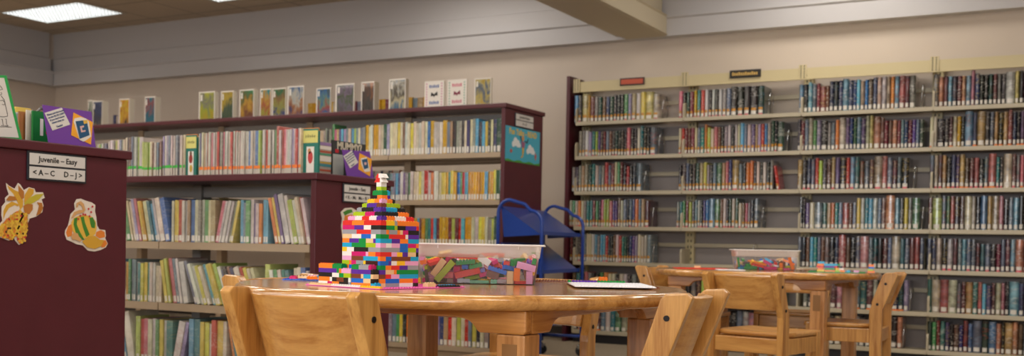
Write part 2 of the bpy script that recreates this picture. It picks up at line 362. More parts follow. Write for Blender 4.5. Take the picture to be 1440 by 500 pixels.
# ------------------------------------------------------------------ bookcases
MX, MY0, MY1 = -3.0, 3.69, 4.25          # middle maroon case: right end X, front and back Y
NX, NY0, NY1 = -2.955, 2.06, 2.62        # near maroon case
TX, TY0, TY1 = -3.528, 6.293, 6.846      # tall maroon case
MH, TH = 1.07, 1.72
def double_case(label, X, y0, y1, H, shelf_z, nb, left_end=True):
    """double-faced metal stack with maroon end panels and top"""
    t = thing('bookcase', label, 'bookcase', (0, 0, 0))
    bw = .914; x0 = X-.03-nb*bw; yc = (y0+y1)/2
    MB().box((X-.028, y0, 0), (X, y1, H-.03)).build('end_panel', MAROON, t, bevel=.003)
    if left_end: MB().box((x0-.03, y0, 0), (x0-.002, y1, H-.03)).build('end_panel', MAROON, t, bevel=.003)
    MB().box((x0-.04, y0-.012, H-.03), (X+.012, y1+.012, H)).build('top_panel', MAROON_D, t, bevel=.004)
    for k in range(nb+1):
        x = X-.03-k*bw; x = min(x, X-.06) if k == 0 else x
        p = MB(); p.box((x-.028, yc-.035, .06), (x+.028, yc+.035, H-.031)); 
        o = p.build('upright', RAIL if H < 1.5 else SHELFT, t, bevel=.003)
    b = MB(); b.box((x0, y0+.02, 0), (X-.03, y0+.035, .072)); b.box((x0, y1-.035, 0), (X-.03, y1-.02, .072)); b.build('base_kick', SHELFT, t, weld=False)
    for z in shelf_z:
        for k in range(nb):
            xa, xb = X-.03-(k+1)*bw+.003, X-.03-k*bw-.003
            for s in (0, 1):
                m = MB()
                if s == 0: ya, yb = y0+.006, yc-.036
                else: ya, yb = yc+.036, y1-.006
                m.box((xa, ya, z-.026), (xb, yb, z))
                fy = ya if s == 0 else yb
                e = .004 if s else -.004; m.box((xa, min(fy+.0001*(1 if s else -1), fy+e), z-.034), (xb, max(fy+.0001*(1 if s else -1), fy+e), z-.0002))
                m.build('shelf', SHELFT, t, weld=False)
    for z in [H-.06]:
        MB().box((x0, yc-.02, z-.03), (X-.07, yc+.02, z+.02)).build('back_rail', RAIL, t)
    return t
MID_Z = [.074, .18, .468, .758]; TALL_Z = [.074, .43, .768, 1.076, 1.395]
MID_Z = [.18, .468, .758]
double_case('low maroon-ended bookcase in the middle, two sets of picture books on top', MX, MY0, MY1, MH, MID_Z, 4)
double_case('low maroon bookcase end at far left with corn and squash cutouts', NX, NY0, NY1, MH, MID_Z, 3)
double_case('tall maroon bookcase behind the block tower with books displayed on top', TX, TY0, TY1, TH, TALL_Z, 6)

WX0, WYF = -3.79, 7.925                  # wall case: first bay's left X, front of the shelves
WBAY = [-3.79, -2.872, -1.968, -1.064, -.16]
WALL_Z = [1.781, 1.503, 1.22, .936, .655, .363, .10]
def wall_case():
    t = thing('wall_bookcase', 'long seven-shelf cream metal bookcase standing against the back wall', 'bookcase')
    y0, y1 = WYF, YW-.008
    MB().box((-3.872, y0-.005, 0), (-3.842, y1, 2.155)).build('end_panel', MAROON, t, bevel=.003)
    for k, x in enumerate(WBAY):
        p = MB(); a = .036
        p.box((x-a, y1-.06, 0), (x+a, y1-.02, 2.125))
        up = p.build('upright', CANOPY, t, bevel=.002)
        s = MB()
        for j in range(40):
            z = .2+j*.048
            for dx in (-.013, .013): s.box((x+dx-.004, y1-.0612, z), (x+dx+.004, y1-.0602, z+.02))
        so = s.build('slots', DARKM, up, weld=False); so['kind'] = 'stuff'
    for k, x in enumerate(WBAY):
        f = MB(); f.box((x-.028, y0+.012, 2.02), (x+.028, y0+.0195, 2.128)); ft = f.build('upright_front', CANOPY, t, bevel=.001)
        s = MB()
        for j in range(7):
            for dx in (-.012, .012): s.box((x+dx-.004, y0+.0114, 2.03+j*.014), (x+dx+.004, y0+.0119, 2.038+j*.014))
        so = s.build('slots', DARKM, ft, weld=False); so['kind'] = 'stuff'
    for k in range(4):
        a, b = WBAY[k]+.004, WBAY[k+1]-.004
        a, b = a+.026, b-.026; c = MB(); c.box((a, y0+.02, 2.03), (b, y0+.032, 2.105)); c.box((a, y0+.0322, 2.095), (b, y1-.062, 2.1045)); c.box((a, y0+.018, 2.022), (b, y0+.036, 2.0298)); c.build('canopy', CANOPY, t, weld=False)
        a, b = a-.026, b+.026; kk = MB(); kk.box((a, y0+.03, 0), (b, y0+.05, .066)); kk.build('base_kick', DARKM, t)
        for z in WALL_Z:
            m = MB(); m.box((a, y0+.008, z-.012), (b, y1-.062, z)); m.prism([(y0, z-.028), (y0+.008, z-.03), (y0+.01, z-.012), (y0+.01, z+.001), (y0, z-.001)], a, b, 'x')
            m.build('shelf', SHELF, t, weld=False)
            m = MB(); pr = [(y0+.004, z-.02), (y0+.004, z+.085)]
            pr += [(y0+.004+.03*(1-math.cos(R(q))), z+.085+.03*math.sin(R(q))) for q in (30, 60, 90)]+[(y1-.064, z+.115), (y1-.064, z-.02)]
            m.prism(pr, a-.004, a+.002, 'x'); m.build('shelf_bracket', SHELF, t, weld=False)
            MB().prism(pr, b-.002, b+.0035, 'x').build('shelf_bracket', SHELF, t, weld=False)
            MB().box((a+.03, y1-.052, z+.13), (b-.03, y1-.045, z+.16)).build('back_rail', SHELF, t)
    bk = MB(); bk.box((-3.842, y1-.02, 0), (WBAY[-1], y1-.012, 1.74)); bk.build('back_panel', mat('shaded_wall_grey', S(150, 142, 140), .6), t)  # added sheet; its grey stands in for shaded wall behind the open back
    return t
wall_case()

# ------------------------------------------------------------------ books
PAL = {'k': ((34, 32, 36), 'black'), 'd': ((72, 68, 72), 'charcoal'), 'g': ((136, 132, 130), 'grey'), 'h': ((196, 188, 184), 'pale grey'),
       'w': ((226, 222, 216), 'white'), 'i': ((208, 198, 170), 'cream'), 'a': ((172, 146, 112), 'tan'), 'u': ((110, 74, 54), 'brown'),
       'm': ((112, 44, 52), 'maroon'), 'r': ((182, 50, 44), 'red'), 'p': ((206, 110, 128), 'pink'), 'v': ((98, 76, 132), 'purple'),
       'l': ((160, 146, 186), 'lavender'), 'n': ((46, 58, 108), 'navy'), 'b': ((42, 108, 176), 'blue'), 's': ((104, 120, 142), 'slate blue'),
       'c': ((92, 164, 196), 'sky blue'), 't': ((44, 122, 122), 'teal'), 'f': ((34, 72, 56), 'dark green'), 'e': ((74, 140, 84), 'green'),
       'j': ((168, 186, 84), 'lime'), 'y': ((212, 196, 84), 'yellow'), 'z': ((196, 150, 44), 'mustard'), 'o': ((206, 118, 56), 'orange')}
def book_mesh(name, spine_r, bands, cover, page_top=.02):
    """unit book: x thickness, y depth, z height; spine at y=0. bands = [(z0, z1, material index)]"""
    zs = sorted({0., 1.} | {b[0] for b in bands} | {b[1] for b in bands}); n = 6
    prof = []
    for i in range(n+1):
        u = -0.5+i/n; prof.append((u, spine_r*(1-math.cos(math.asin(min(1, abs(2*u)))) ) if spine_r else 0.))
    m = MB(); vs = [(u, y, z) for z in zs for u, y in prof]; fs = []; mi = []
    for j in range(len(zs)-1):
        zc = (zs[j]+zs[j+1])/2; k = 0
        for a, b, q in bands:
            if a < zc < b: k = q
        for i in range(n):
            fs.append((j*(n+1)+i, j*(n+1)+i+1, (j+1)*(n+1)+i+1, (j+1)*(n+1)+i)); mi.append(k if (0 < i < n-1 or k >= 5) else 0)
    m.add(vs, fs, mi, True)
    c = .07; ys = prof[0][1]; yb = .06+ys
    # boards
    for s in (-1, 1):
        x0, x1 = (-.5, -.5+c) if s < 0 else (.5-c, .5)
        m.box((x0, ys, 0), (x1, 1, 1))
    # spine underside/top closing strip and page block
    for z in (0, 1): m.add([(u, y, z) for u, y in prof]+[(.5, yb, z), (-.5, yb, z)], [tuple(range(n+3)) if z else tuple(range(n+3))[::-1]])
    m.add([(-.5+c, yb, 0), (.5-c, yb, 0), (.5-c, yb, 1), (-.5+c, yb, 1)], [(0, 3, 2, 1)])
    m.box((-.5+c, yb+.002, .015), (.5-c, .975, 1-page_top), 1)
    return m.mesh(name, [cover, PAGES, LABELM, GOLDB, PINKB, GRNB, ORGB, PALE], weld=False)
NM = {
 'W': book_mesh('novel_white_label', .1, [(.04, .17, 2)], COVER_N),
 'G': book_mesh('novel_gold_sticker', .1, [(.03, .15, 2), (.16, .25, 3)], COVER_N),
 'P': book_mesh('novel_pink_sticker', .1, [(.0, .05, 4), (.06, .17, 2), (.18, .26, 3)], COVER_N),
 'Q': book_mesh('novel_pink_label', .1, [(.0, .06, 4), (.06, .17, 2)], COVER_N),
 'O': book_mesh('novel_orange_sticker', .1, [(.0, .05, 6), (.06, .17, 2)], COVER_N),
 'N': book_mesh('novel_plain', .1, [], COVER_N),
 'C': book_mesh('picture_white_label', .0, [(.03, .16, 2)], COVER_C, .012),
 'H': book_mesh('paperback_white_label', .02, [(.02, .2, 2)], COVER_C, .012),
 'E': book_mesh('reader_green_dot', .0, [(.0, .19, 7), (.2, .27, 5)], COVER_C, .012),
 'F': book_mesh('reader_orange_dot', .0, [(.0, .12, 7), (.13, .2, 6)], COVER_C, .012),
 'n': book_mesh('picture_plain', .0, [], COVER_C, .012)}
BOOKS = []
def colour_of(code, rnd, amt=.14):
    c = PAL[code][0]; f = 1+rnd.uniform(-amt, amt)
    return (*[min(1, x*f) for x in S(*[min(255, max(0, v+rnd.uniform(-9, 9))) for v in c])], 1)
def parse(tok):
    d = {'c': tok[0], 'h': None, 'w': 1., 'lean': 0}
    for ch in tok[1:]:
        if ch.isdigit(): d['h'] = int(ch)
        elif ch == '*': d['w'] *= 1.75
        elif ch == '-': d['w'] *= .55
        elif ch == '<': d['lean'] -= 1
        elif ch == '>': d['lean'] += 1
    return d
def row(px0, px1, py, Y, z, toks, where, kind, style, hbase, hstep=.013, depth=(.13, .17), setb=(.004, .022), lean_deg=9, seed=0, name='novel', thing_word='novel', group='', amt=.14, back=False, X0=None, X1=None):
    """a row of books standing side by side on one shelf"""
    rnd = random.Random(seed*7+len(toks)+int(z*1000))
    xa = onY(px0, py, Y).x if X0 is None else X0; xb = onY(px1, py, Y).x if X1 is None else X1
    L = [parse(t) for t in toks.split()]
    n = len(L)
    for d in L:
        d['H'] = hbase+hstep*(rnd.uniform(3.2, 5.) if d['h'] is None else d['h']+rnd.uniform(-.25, .25)) ; d['w'] *= rnd.uniform(.82, 1.2)
        d['a'] = R(lean_deg)*d['lean']
    gaps = [0]*n
    for i, d in enumerate(L):
        if i == 0: gaps[i] = max(0, -math.tan(d['a']))*d['H']; continue
        p = L[i-1]; hm = min(p['H']*math.cos(p['a']), d['H']*math.cos(d['a']))
        gaps[i] = max(0, hm*(math.tan(p['a'])-math.tan(d['a'])))
    clear = .0011
    tot = sum(d['w']/math.cos(d['a']) for d in L); free = (xb-xa)-sum(gaps)-clear*n-.0012*sum(1 for d in L if d['lean'])
    k = free/tot; x = xa
    for i, d in enumerate(L):
        t = d['w']*k; x += gaps[i]; wd = t/math.cos(d['a'])
        st = style[rnd.randrange(len(style))]
        if d['lean'] and st in 'EF': st = st
        dep = rnd.uniform(*depth)*(.8+.25*min(1.3, d['H']/.22)); sb = rnd.uniform(*setb)
        me = NM[st]; o = bpy.data.objects.new(name, me)
        o.scale = (t, dep, d['H'])
        cx = x+wd/2
        if d['a'] < 0: cx = x+t/2*math.cos(d['a'])
        if d['a'] > 0: cx = x+wd-t/2*math.cos(d['a'])
        zz = z+.0006+abs(math.sin(d['a']))*t/2
        o.location = (cx, Y+sb if not back else Y-sb, zz); o.rotation_euler = (0, d['a'], 0 if not back else math.pi)
        o.color = colour_of(d['c'], rnd, amt)
        if name == 'picture_book': mixk = .22; o.color = (*[c_*(1-mixk)+g_*mixk for c_, g_ in zip(o.color[:3], S(196, 190, 180))], 1)
        ht = 'tall' if d['H'] > hbase+hstep*6.6 else ('short' if d['H'] < hbase+hstep*2.6 else ''); th = 'thick' if t > .031 else ('slim' if t < .011 else '')
        ln = 'leaning' if d['lean'] else ''
        adj = ' '.join(v for v in (ht, th, ln) if v)
        cn = PAL[d['c']][1]
        lab = f"{(adj+' ') if adj else ''}{cn} {thing_word}, {ORD(i+1)} from the left {where}"
        if len(lab.split()) > 16: lab = f"{cn} {thing_word}, {ORD(i+1)} from the left {where}"
        BOOKS.append((o, lab, group, t*d['H'], name))
        x += wd+clear+(.0012 if d['lean'] else 0)
    return xb
bayn = ['first bay', 'second bay', 'third bay', 'fourth bay']; shn = ['top', 'second', 'third', 'fourth', 'fifth', 'sixth', 'lowest']
def wrow(bay, sh, px0, px1, toks, style, hb=.155):
    z = WALL_Z[sh]; py = {0: 165, 1: 215, 2: 268, 3: 320, 4: 374, 5: 432, 6: 486}[sh]
    row(px0, px1, py, WYF+.026, z, toks, f"on the wall case, {bayn[bay]}, {shn[sh]} shelf", 'novel', style, hb, .0105, (.15, .2), (.003, .014), seed=bay*10+sh+1, group=f"novels on the {shn[sh]} shelf of the wall case, {bayn[bay]}", thing_word='novel')
wrow(0, 0, 806, 925, "c6 d6 y7* z6- m4 g4 f4 u4 n4 f4 d5 k5 k5 e5 l5 a5 h5 y6 y6* i4*", 'GGP')
wrow(0, 1, 812, 921, "g5 g5 w5 l4 t4 j4 v4 d4 m4 s4 u4 d4 f4 k4 d4 k4 p6 k5 k5 h5 t7 k6 k6 s6*", 'GPG')
wrow(0, 2, 802, 901, "g4 d4 g5 a5 g6 f6 t6 h5 s5 g5 r7 s5 m6 i7 e7 m7 k5 r4 k5 d6 s6*", 'G')
wrow(0, 3, 798, 912, "i5 e5 h5 o5 i5 g5 t5 t5 m5 e5 k5 p6 j6 j6 p5 v5 v5 u7 i5 s6 k6 s6 n6 o6 s6 a6 m5*", 'GGP')
wrow(0, 4, 800, 914, "m5 k5 g5 d5 l6 s6 i6 i6 h6 c6 g5 c6 c6 r5 d5 k5 u6 h6 r5 t5 f5 k5 n5 v5 l5 i6 i5 h6 s6*", 'GGP')
wrow(0, 5, 802, 903, "u4 t4 k4 p5 g4 k4 k4 e5 o5 i4 i4 k4 i4 h4 k4 g4 k4 k4", 'WG')
wrow(0, 6, 802, 925, "u5 d5 t4 k5 m5 s5 h4 t4 e5 i4 i5 h5 c5 i4 j5 a5", 'WO')
wrow(1, 0, 953, 1073, "p5 k4 f4 m4 z5 t5 r5 h5 k5 h5 k5 h5 g5 s5 k6* k6* k6* k6* f6*", 'GGP')
wrow(1, 1, 953, 1101, "i4 r4 m4 u4 m4 i4 s4 t4 o6 j4 i3 p4 u4 k4 g4 h5 k4 h5 i5 c6 s5 h5 v5 a5 l5 r5 b5 g6 f7 k7 f6*", 'GGP')
wrow(1, 2, 953, 1096, "k4 d5 s5 k4 d5 f5 a5 y6 g4 d4 s5 e5* a5 p6 n7 z7* s4 k5 o5 o6 k5 h5 k5 h5 k5 g6 r2<", 'GP')
wrow(1, 3, 950, 1066, "g4 t4 e5 m5 j4 d4 s5 h5 k5 v5 b5 c6* e6* u6 h6 k5 f6 h6 f6 i3 u3 p3 g3 k5 s6*", 'GPQ')
wrow(1, 5, 962, 1100, "k4 g5 m4 j4 n4 f5 y4 k5 d5 g4 t5 u5 k4 s5 g4 m5 h4 k4 e5", 'W')
wrow(1, 6, 962, 1120, "t4 m5 k4 v4 g5 e4 u5 k4 s5 h5 p4 k5 o4 d4 m5 c5 k4", 'W')
wrow(2, 0, 1122, 1286, "c5 k5 c6 s5 m5 r3* u3 n6 k6 n6 c7* n6 n6 c6 a5 b6 u6 n7 a7 h7 a7 o7 c7 r7* m7 g7*", 'W')
wrow(2, 1, 1120, 1298, "d7 m6 s7 i7 e6 l6 k6* g4 s4 o6 i7* v7 n7 f6 c7 v6 i8 y8 o7* u6 m4 u4 o4 m4 s4 n4 m4 v4 s4 f4", 'W')
wrow(2, 2, 1120, 1277, "z6 d6 n7 s6 r7 j5 d6 u6 a7 v7 d7* r7 c7 t7 u4 s4 u5 a7* r7 s6 m4 s6 k6*", 'WWQ')
wrow(2, 3, 1122, 1292, "k7 k6- v3 i3 s3* t3 a3 o3 t3 s3 r3* u3 s3 y6 h6 t6 c6 w6 s6 u6 o8* c6 k6 y6 g6 e6*", 'W')
wrow(2, 4, 1120, 1298, "s6 k6 u6 c6 t6 s6 u6 g6 k6 n6 r8* u6 k6 s7 p7* s6 t6 k6 m6 s6 i7* t6 s6 m6 r7 s6", 'W')
wrow(2, 5, 1128, 1277, "g4 d5 f5 k5 e5 m5 p6 k5 u5 s5 t4 m5 i5 k5 g5 n5 f6 l6", 'WO')
wrow(2, 6, 1128, 1268, "u4 i5 c5 m4 k5 a5 s4 p5 h5 g4 k4 t5 d5 u6 k6 o6", 'W')
wrow(3, 0, 1311, 1446, "g7 o5 m5 c5 d5 m5 o5 c5 p8 n6 k5 k5 f5 m5 g5 d5 h6* y6 k6 m5", 'W')
wrow(3, 1, 1306, 1446, "i5 i5 k4* d4 m5 i5 z5 k5 c8* n7 z8* d7 s7 z7 k7 z7 r8 n7 k7 v7 m7", 'WWO')
wrow(3, 2, 1306, 1446, "s7 i7 m7 z7 k6 n7 v7 z7 u5 m5 r5 k4 s5 r7* t5 k5 i7* m7 g6 p6 u6", 'QWO')
wrow(3, 3, 1304, 1446, "m6 j6* s7 e7 r7 d7 u7 i7* h7 k7 b7* z7 a7* p7 k5 s6 c6 k7 u6", 'W')
wrow(3, 4, 1303, 1446, "s6 n6 i6 k6 h6 m6 s6 c6 s6 s6 m3 t3 s3 k3 m3 s6 m6 c6 o6* m5", 'WQW')
wrow(3, 5, 1303, 1446, "t7 i7* r7* i7* g5 m6 z6* t6 r6 c5 v4 m6 i6 p6 k7 c7* n6 u6", 'W')
wrow(3, 6, 1303, 1446, "f4 e4 m5 t5 v4 k3 u3 n3 m6 b4 s6* f6* b6* o5 k6 z6* o6 u5 s5", 'W')

TYF = TY0+.01
def trow(px0, px1, zi, toks, hb, **k):
    row(px0, px1, 280, TYF, TALL_Z[zi], toks, f"on tall case, {['lowest', 'fourth', 'third', 'second', 'top'][zi]} shelf", 'chapter', 'H', hb, .009, (.13, .16), (.002, .012), seed=50+zi, name='chapter_book', thing_word='chapter book', group=f"chapter books on the {['lowest', 'fourth', 'third', 'second', 'top'][zi]} shelf of the tall case", **k)
trow(455, 702, 4, "g5 k4 g4 e8 p4 a4 v4 c4 l4 s4 i4 c4 j4 s4 i4 s4 g5 z6 i5 h6 z6 z6 i6 i6 f6* l6 i7 i7 i7 y7 i7 u7 h7 i6 y6 i7 i6 h6 i7 i7 b7 z7* h6 h6 h6 z7* s6 a6 k6 g6 g6 k6 i6 n6 i7 g7 c7 k5 c5 y5 k6 i6 n6 f7*", .165)
trow(540, 703, 3, "f5* s5 s5 c5 n5 h6 v5 g5 e5 h6 i6 i6 y6 i6 r7* h5 o5 w6 h6 i5 y5 y5 z5 t5 y6 z5 b5 e5 r5 c5 z5 z5 z5 z5 z5 z5 c5 z5 z5 y6 f6*", .145)
trow(573, 703, 2, "z4 t4 z4 c4 m4 z4 e4 t4 r4 c4 m4 z5 z5 z5 m4 j4 m4 r4 c4 z5 z5 i5 h5 y5 y5 i5 g4 j4 f6*", .145)
trow(548, 690, 0, "g5 s5 e5 y5 k5 o5 i5 f5 k5 m5 s5 c5 v5 l5 n5 a5 r5 i5 j6 i5 r4 s5 y4 k4 i5 g5", .15)
# two runs on the far side of the tall case, their tops showing over the front rows
row(0, 0, 0, TY1-.01, TALL_Z[3], "f8* n8* n8* u7 r8* z8 z8", "on the far side of the tall case", '', 'H', .16, .01, (.13, .16), (.002, .01), seed=91, name='chapter_book', thing_word='chapter book', group='chapter books on the far side of the tall case', back=True, X0=-4.95, X1=-4.55)

MYF = MY0+.014
def mrow(px0, px1, py, z, toks, where, style, hb, hs=.012, **k):
    row(px0, px1, py, MYF if z < 1 else MY0+.03, z, toks, where, 'picture', style, hb, hs, (.17, .21) if z < 1 else (.14, .17), (.0, .014), name='picture_book', thing_word='picture book', group=k.pop('group'), amt=.1, **k)
TOPG = 'thin readers on top of the middle case'
mrow(134, 257, 249, MH, "h3 j3 e3 h3 k3 s3 h3 h4 w4 h4 h4 j4 h4 s4 i4 i4 i5 n5 u5 s5 g5 h5 j5 h5 h5 j3 j3 j3 j3 i3 m3 h3 s3 s3 u3 l5 h5 l5 s5 h5 h5 h5 s5 h5 h5 i5", "on top of the middle case, green-dotted set", 'E', .125, .0135, group=TOPG+', green dots', seed=71)
mrow(277, 422, 246, MH, "w5 n5 i5 a5 h5 r5 h5 p5 h5 h5 p5 r5 f5- g5 p5 e5 h5 h5 r5 h5 r5 h5 h5 h5 h5 h5 h5 h5 b5 h5 h5 b5* j5 h5 h5 r5 h5 h5 v5 h5 e5 r6 h5 r5 p5 h5 h5 h5 l5 h5 r5 h5 i5", "on top of the middle case, orange-dotted set", 'F', .135, .0125, group=TOPG+', orange dots', seed=72)
mrow(150, 437, 341, MID_Z[2], "a4 o4 s4 h6< g6< i5< e5<* i5< i5< l6< p6< y5< z5< i5<* t5< c4< h6< w6<* b6<* | ".replace('|', '')+"h5 y5 y5 r5* h5 h5 a5 b5* i5 g5 h5 e5* i5 a5* p5> h5> h5> h5> g5> y5> | c5 s4 e5* h5 v4 h4 o4 c5 c5 | o6< y6< v7< h7<* h7< j5<* h5< i6< r6<- h6<".replace('|', ''), "on the middle case, top shelf", 'C', .13, .013, group='picture books on the top shelf of the middle case', seed=73, lean_deg=13)
mrow(140, 437, 422, MID_Z[1], "g5 t5< a6< a5< c6< c5< w5<* z5 e6 s6 s6 h5 t5 y5 y5 t5 h5 h5 i4 i4 y6< j7< r7<- p7< s7< h7< w6<* s7<< w6<< h5<< y5<< i5<< c6<< y6<< y6<< j6<< w5<< s4<< k5<< u5<< n5<< h5<<* r5<< y5<< i5<< i5<< | j6* w4< e4< h4< t4< t4< i5 i5 b5* h4 w4".replace('|', ''), "on the middle case, second shelf", 'C', .125, .0125, group='picture books on the second shelf of the middle case', seed=74, lean_deg=10.5)
mrow(140, 434, 500, MID_Z[0], "k4 y4< h5< h5< a5< c6< w7<* j6 r5 p5 i5 h5 e5 y5 h5 t5* w5>* l5> c6 t6* y5 y5 i5 r6 y6* h6 o6< t6< w6< b5<* y5< c5 g5 u5 h5 y5 s5 n5 r5 i5 e5 w5 k4", "on the middle case, lowest shelf", 'C', .14, .013, group='picture books on the lowest shelf of the middle case', seed=75, lean_deg=12)
row(0, 0, 0, MY1-.012, MID_Z[2], "i6 h6 p6 i6 y6 a6 k6 i6 r6 i6 s6 y7* y7* i6 k6 h6 c6 f6 h6 i6 r6 i6 k6 m6 y6 i6 y6 e6 g6", "on the middle case's far side", '', 'C', .145, .011, (.16, .2), (.002, .01), seed=76, name='picture_book', thing_word='picture book', group='picture books on the far side of the middle case', back=True, X0=-4.6, X1=-3.1)
# more novels than 300 are on the wall: the largest 300 stand as books of their own, the smallest are one mass
nov = sorted([b for b in BOOKS if b[4] == 'novel'], key=lambda b: -b[3]*(1+.35*(b[0].location.x+3.9)))
keep = set(id(b[0]) for b in nov[:300]); rest = [b for b in nov[300:]]
for o, lab, grp, sz, nm in BOOKS:
    if nm == 'novel' and id(o) not in keep: continue
    COL.objects.link(o); tag(o, lab, 'book', grp)
if rest:
    bm = bmesh.new(); cl = bm.loops.layers.float_color.new('cover_colour')
    for o, *_ in rest:
        tmp = o.data.copy(); tmp.transform(Matrix.LocRotScale(o.location, o.rotation_euler, o.scale)); n0 = len(bm.faces)
        bm.from_mesh(tmp); bpy.data.meshes.remove(tmp); bm.faces.ensure_lookup_table()
        for f in bm.faces[n0:]:
            for lp in f.loops: lp[cl] = o.color
        bpy.data.objects.remove(o)
    me = bpy.data.meshes.new('more_novels'); bm.to_mesh(me); bm.free()
    m2 = bpy.data.materials.new('jacket_print_mass'); m2.use_nodes = True; n, l = nodes(m2); b = n['Principled BSDF']
    at = n.new('ShaderNodeAttribute'); at.attribute_name = 'cover_colour'; tc = n.new('ShaderNodeTexCoord'); mp = n.new('ShaderNodeMapping'); mp.inputs['Scale'].default_value = (60, 1, 130)
    l.new(tc.outputs['Object'], mp.inputs[0]); t = n.new('ShaderNodeTexNoise'); t.inputs['Scale'].default_value = 1.; t.inputs['Detail'].default_value = 2; l.new(mp.outputs[0], t.inputs['Vector'])
    g1 = n.new('ShaderNodeMath'); g1.operation = 'GREATER_THAN'; g1.inputs[1].default_value = .6; l.new(t.outputs[0], g1.inputs[0])
    g2 = n.new('ShaderNodeMath'); g2.operation = 'MULTIPLY'; g2.inputs[1].default_value = .55; l.new(g1.outputs[0], g2.inputs[0])
    mx = n.new('ShaderNodeMix'); mx.data_type = 'RGBA'; l.new(g2.outputs[0], mx.inputs['Factor']); l.new(at.outputs['Color'], mx.inputs[6]); mx.inputs[7].default_value = (*S(214, 206, 190), 1)
    l.new(mx.outputs[2], b.inputs['Base Color']); b.inputs['Roughness'].default_value = .22; b.inputs['Coat Weight'].default_value = .8; b.inputs['Coat Roughness'].default_value = .06
    for m in [m2, PAGES, LABELM, GOLDB, PINKB, GRNB, ORGB, PALE]: me.materials.append(m)
    o = link('more_novels', me); tag(o, 'remaining smaller novels filling the rows of the long wall bookcase', 'books', None, 'stuff')
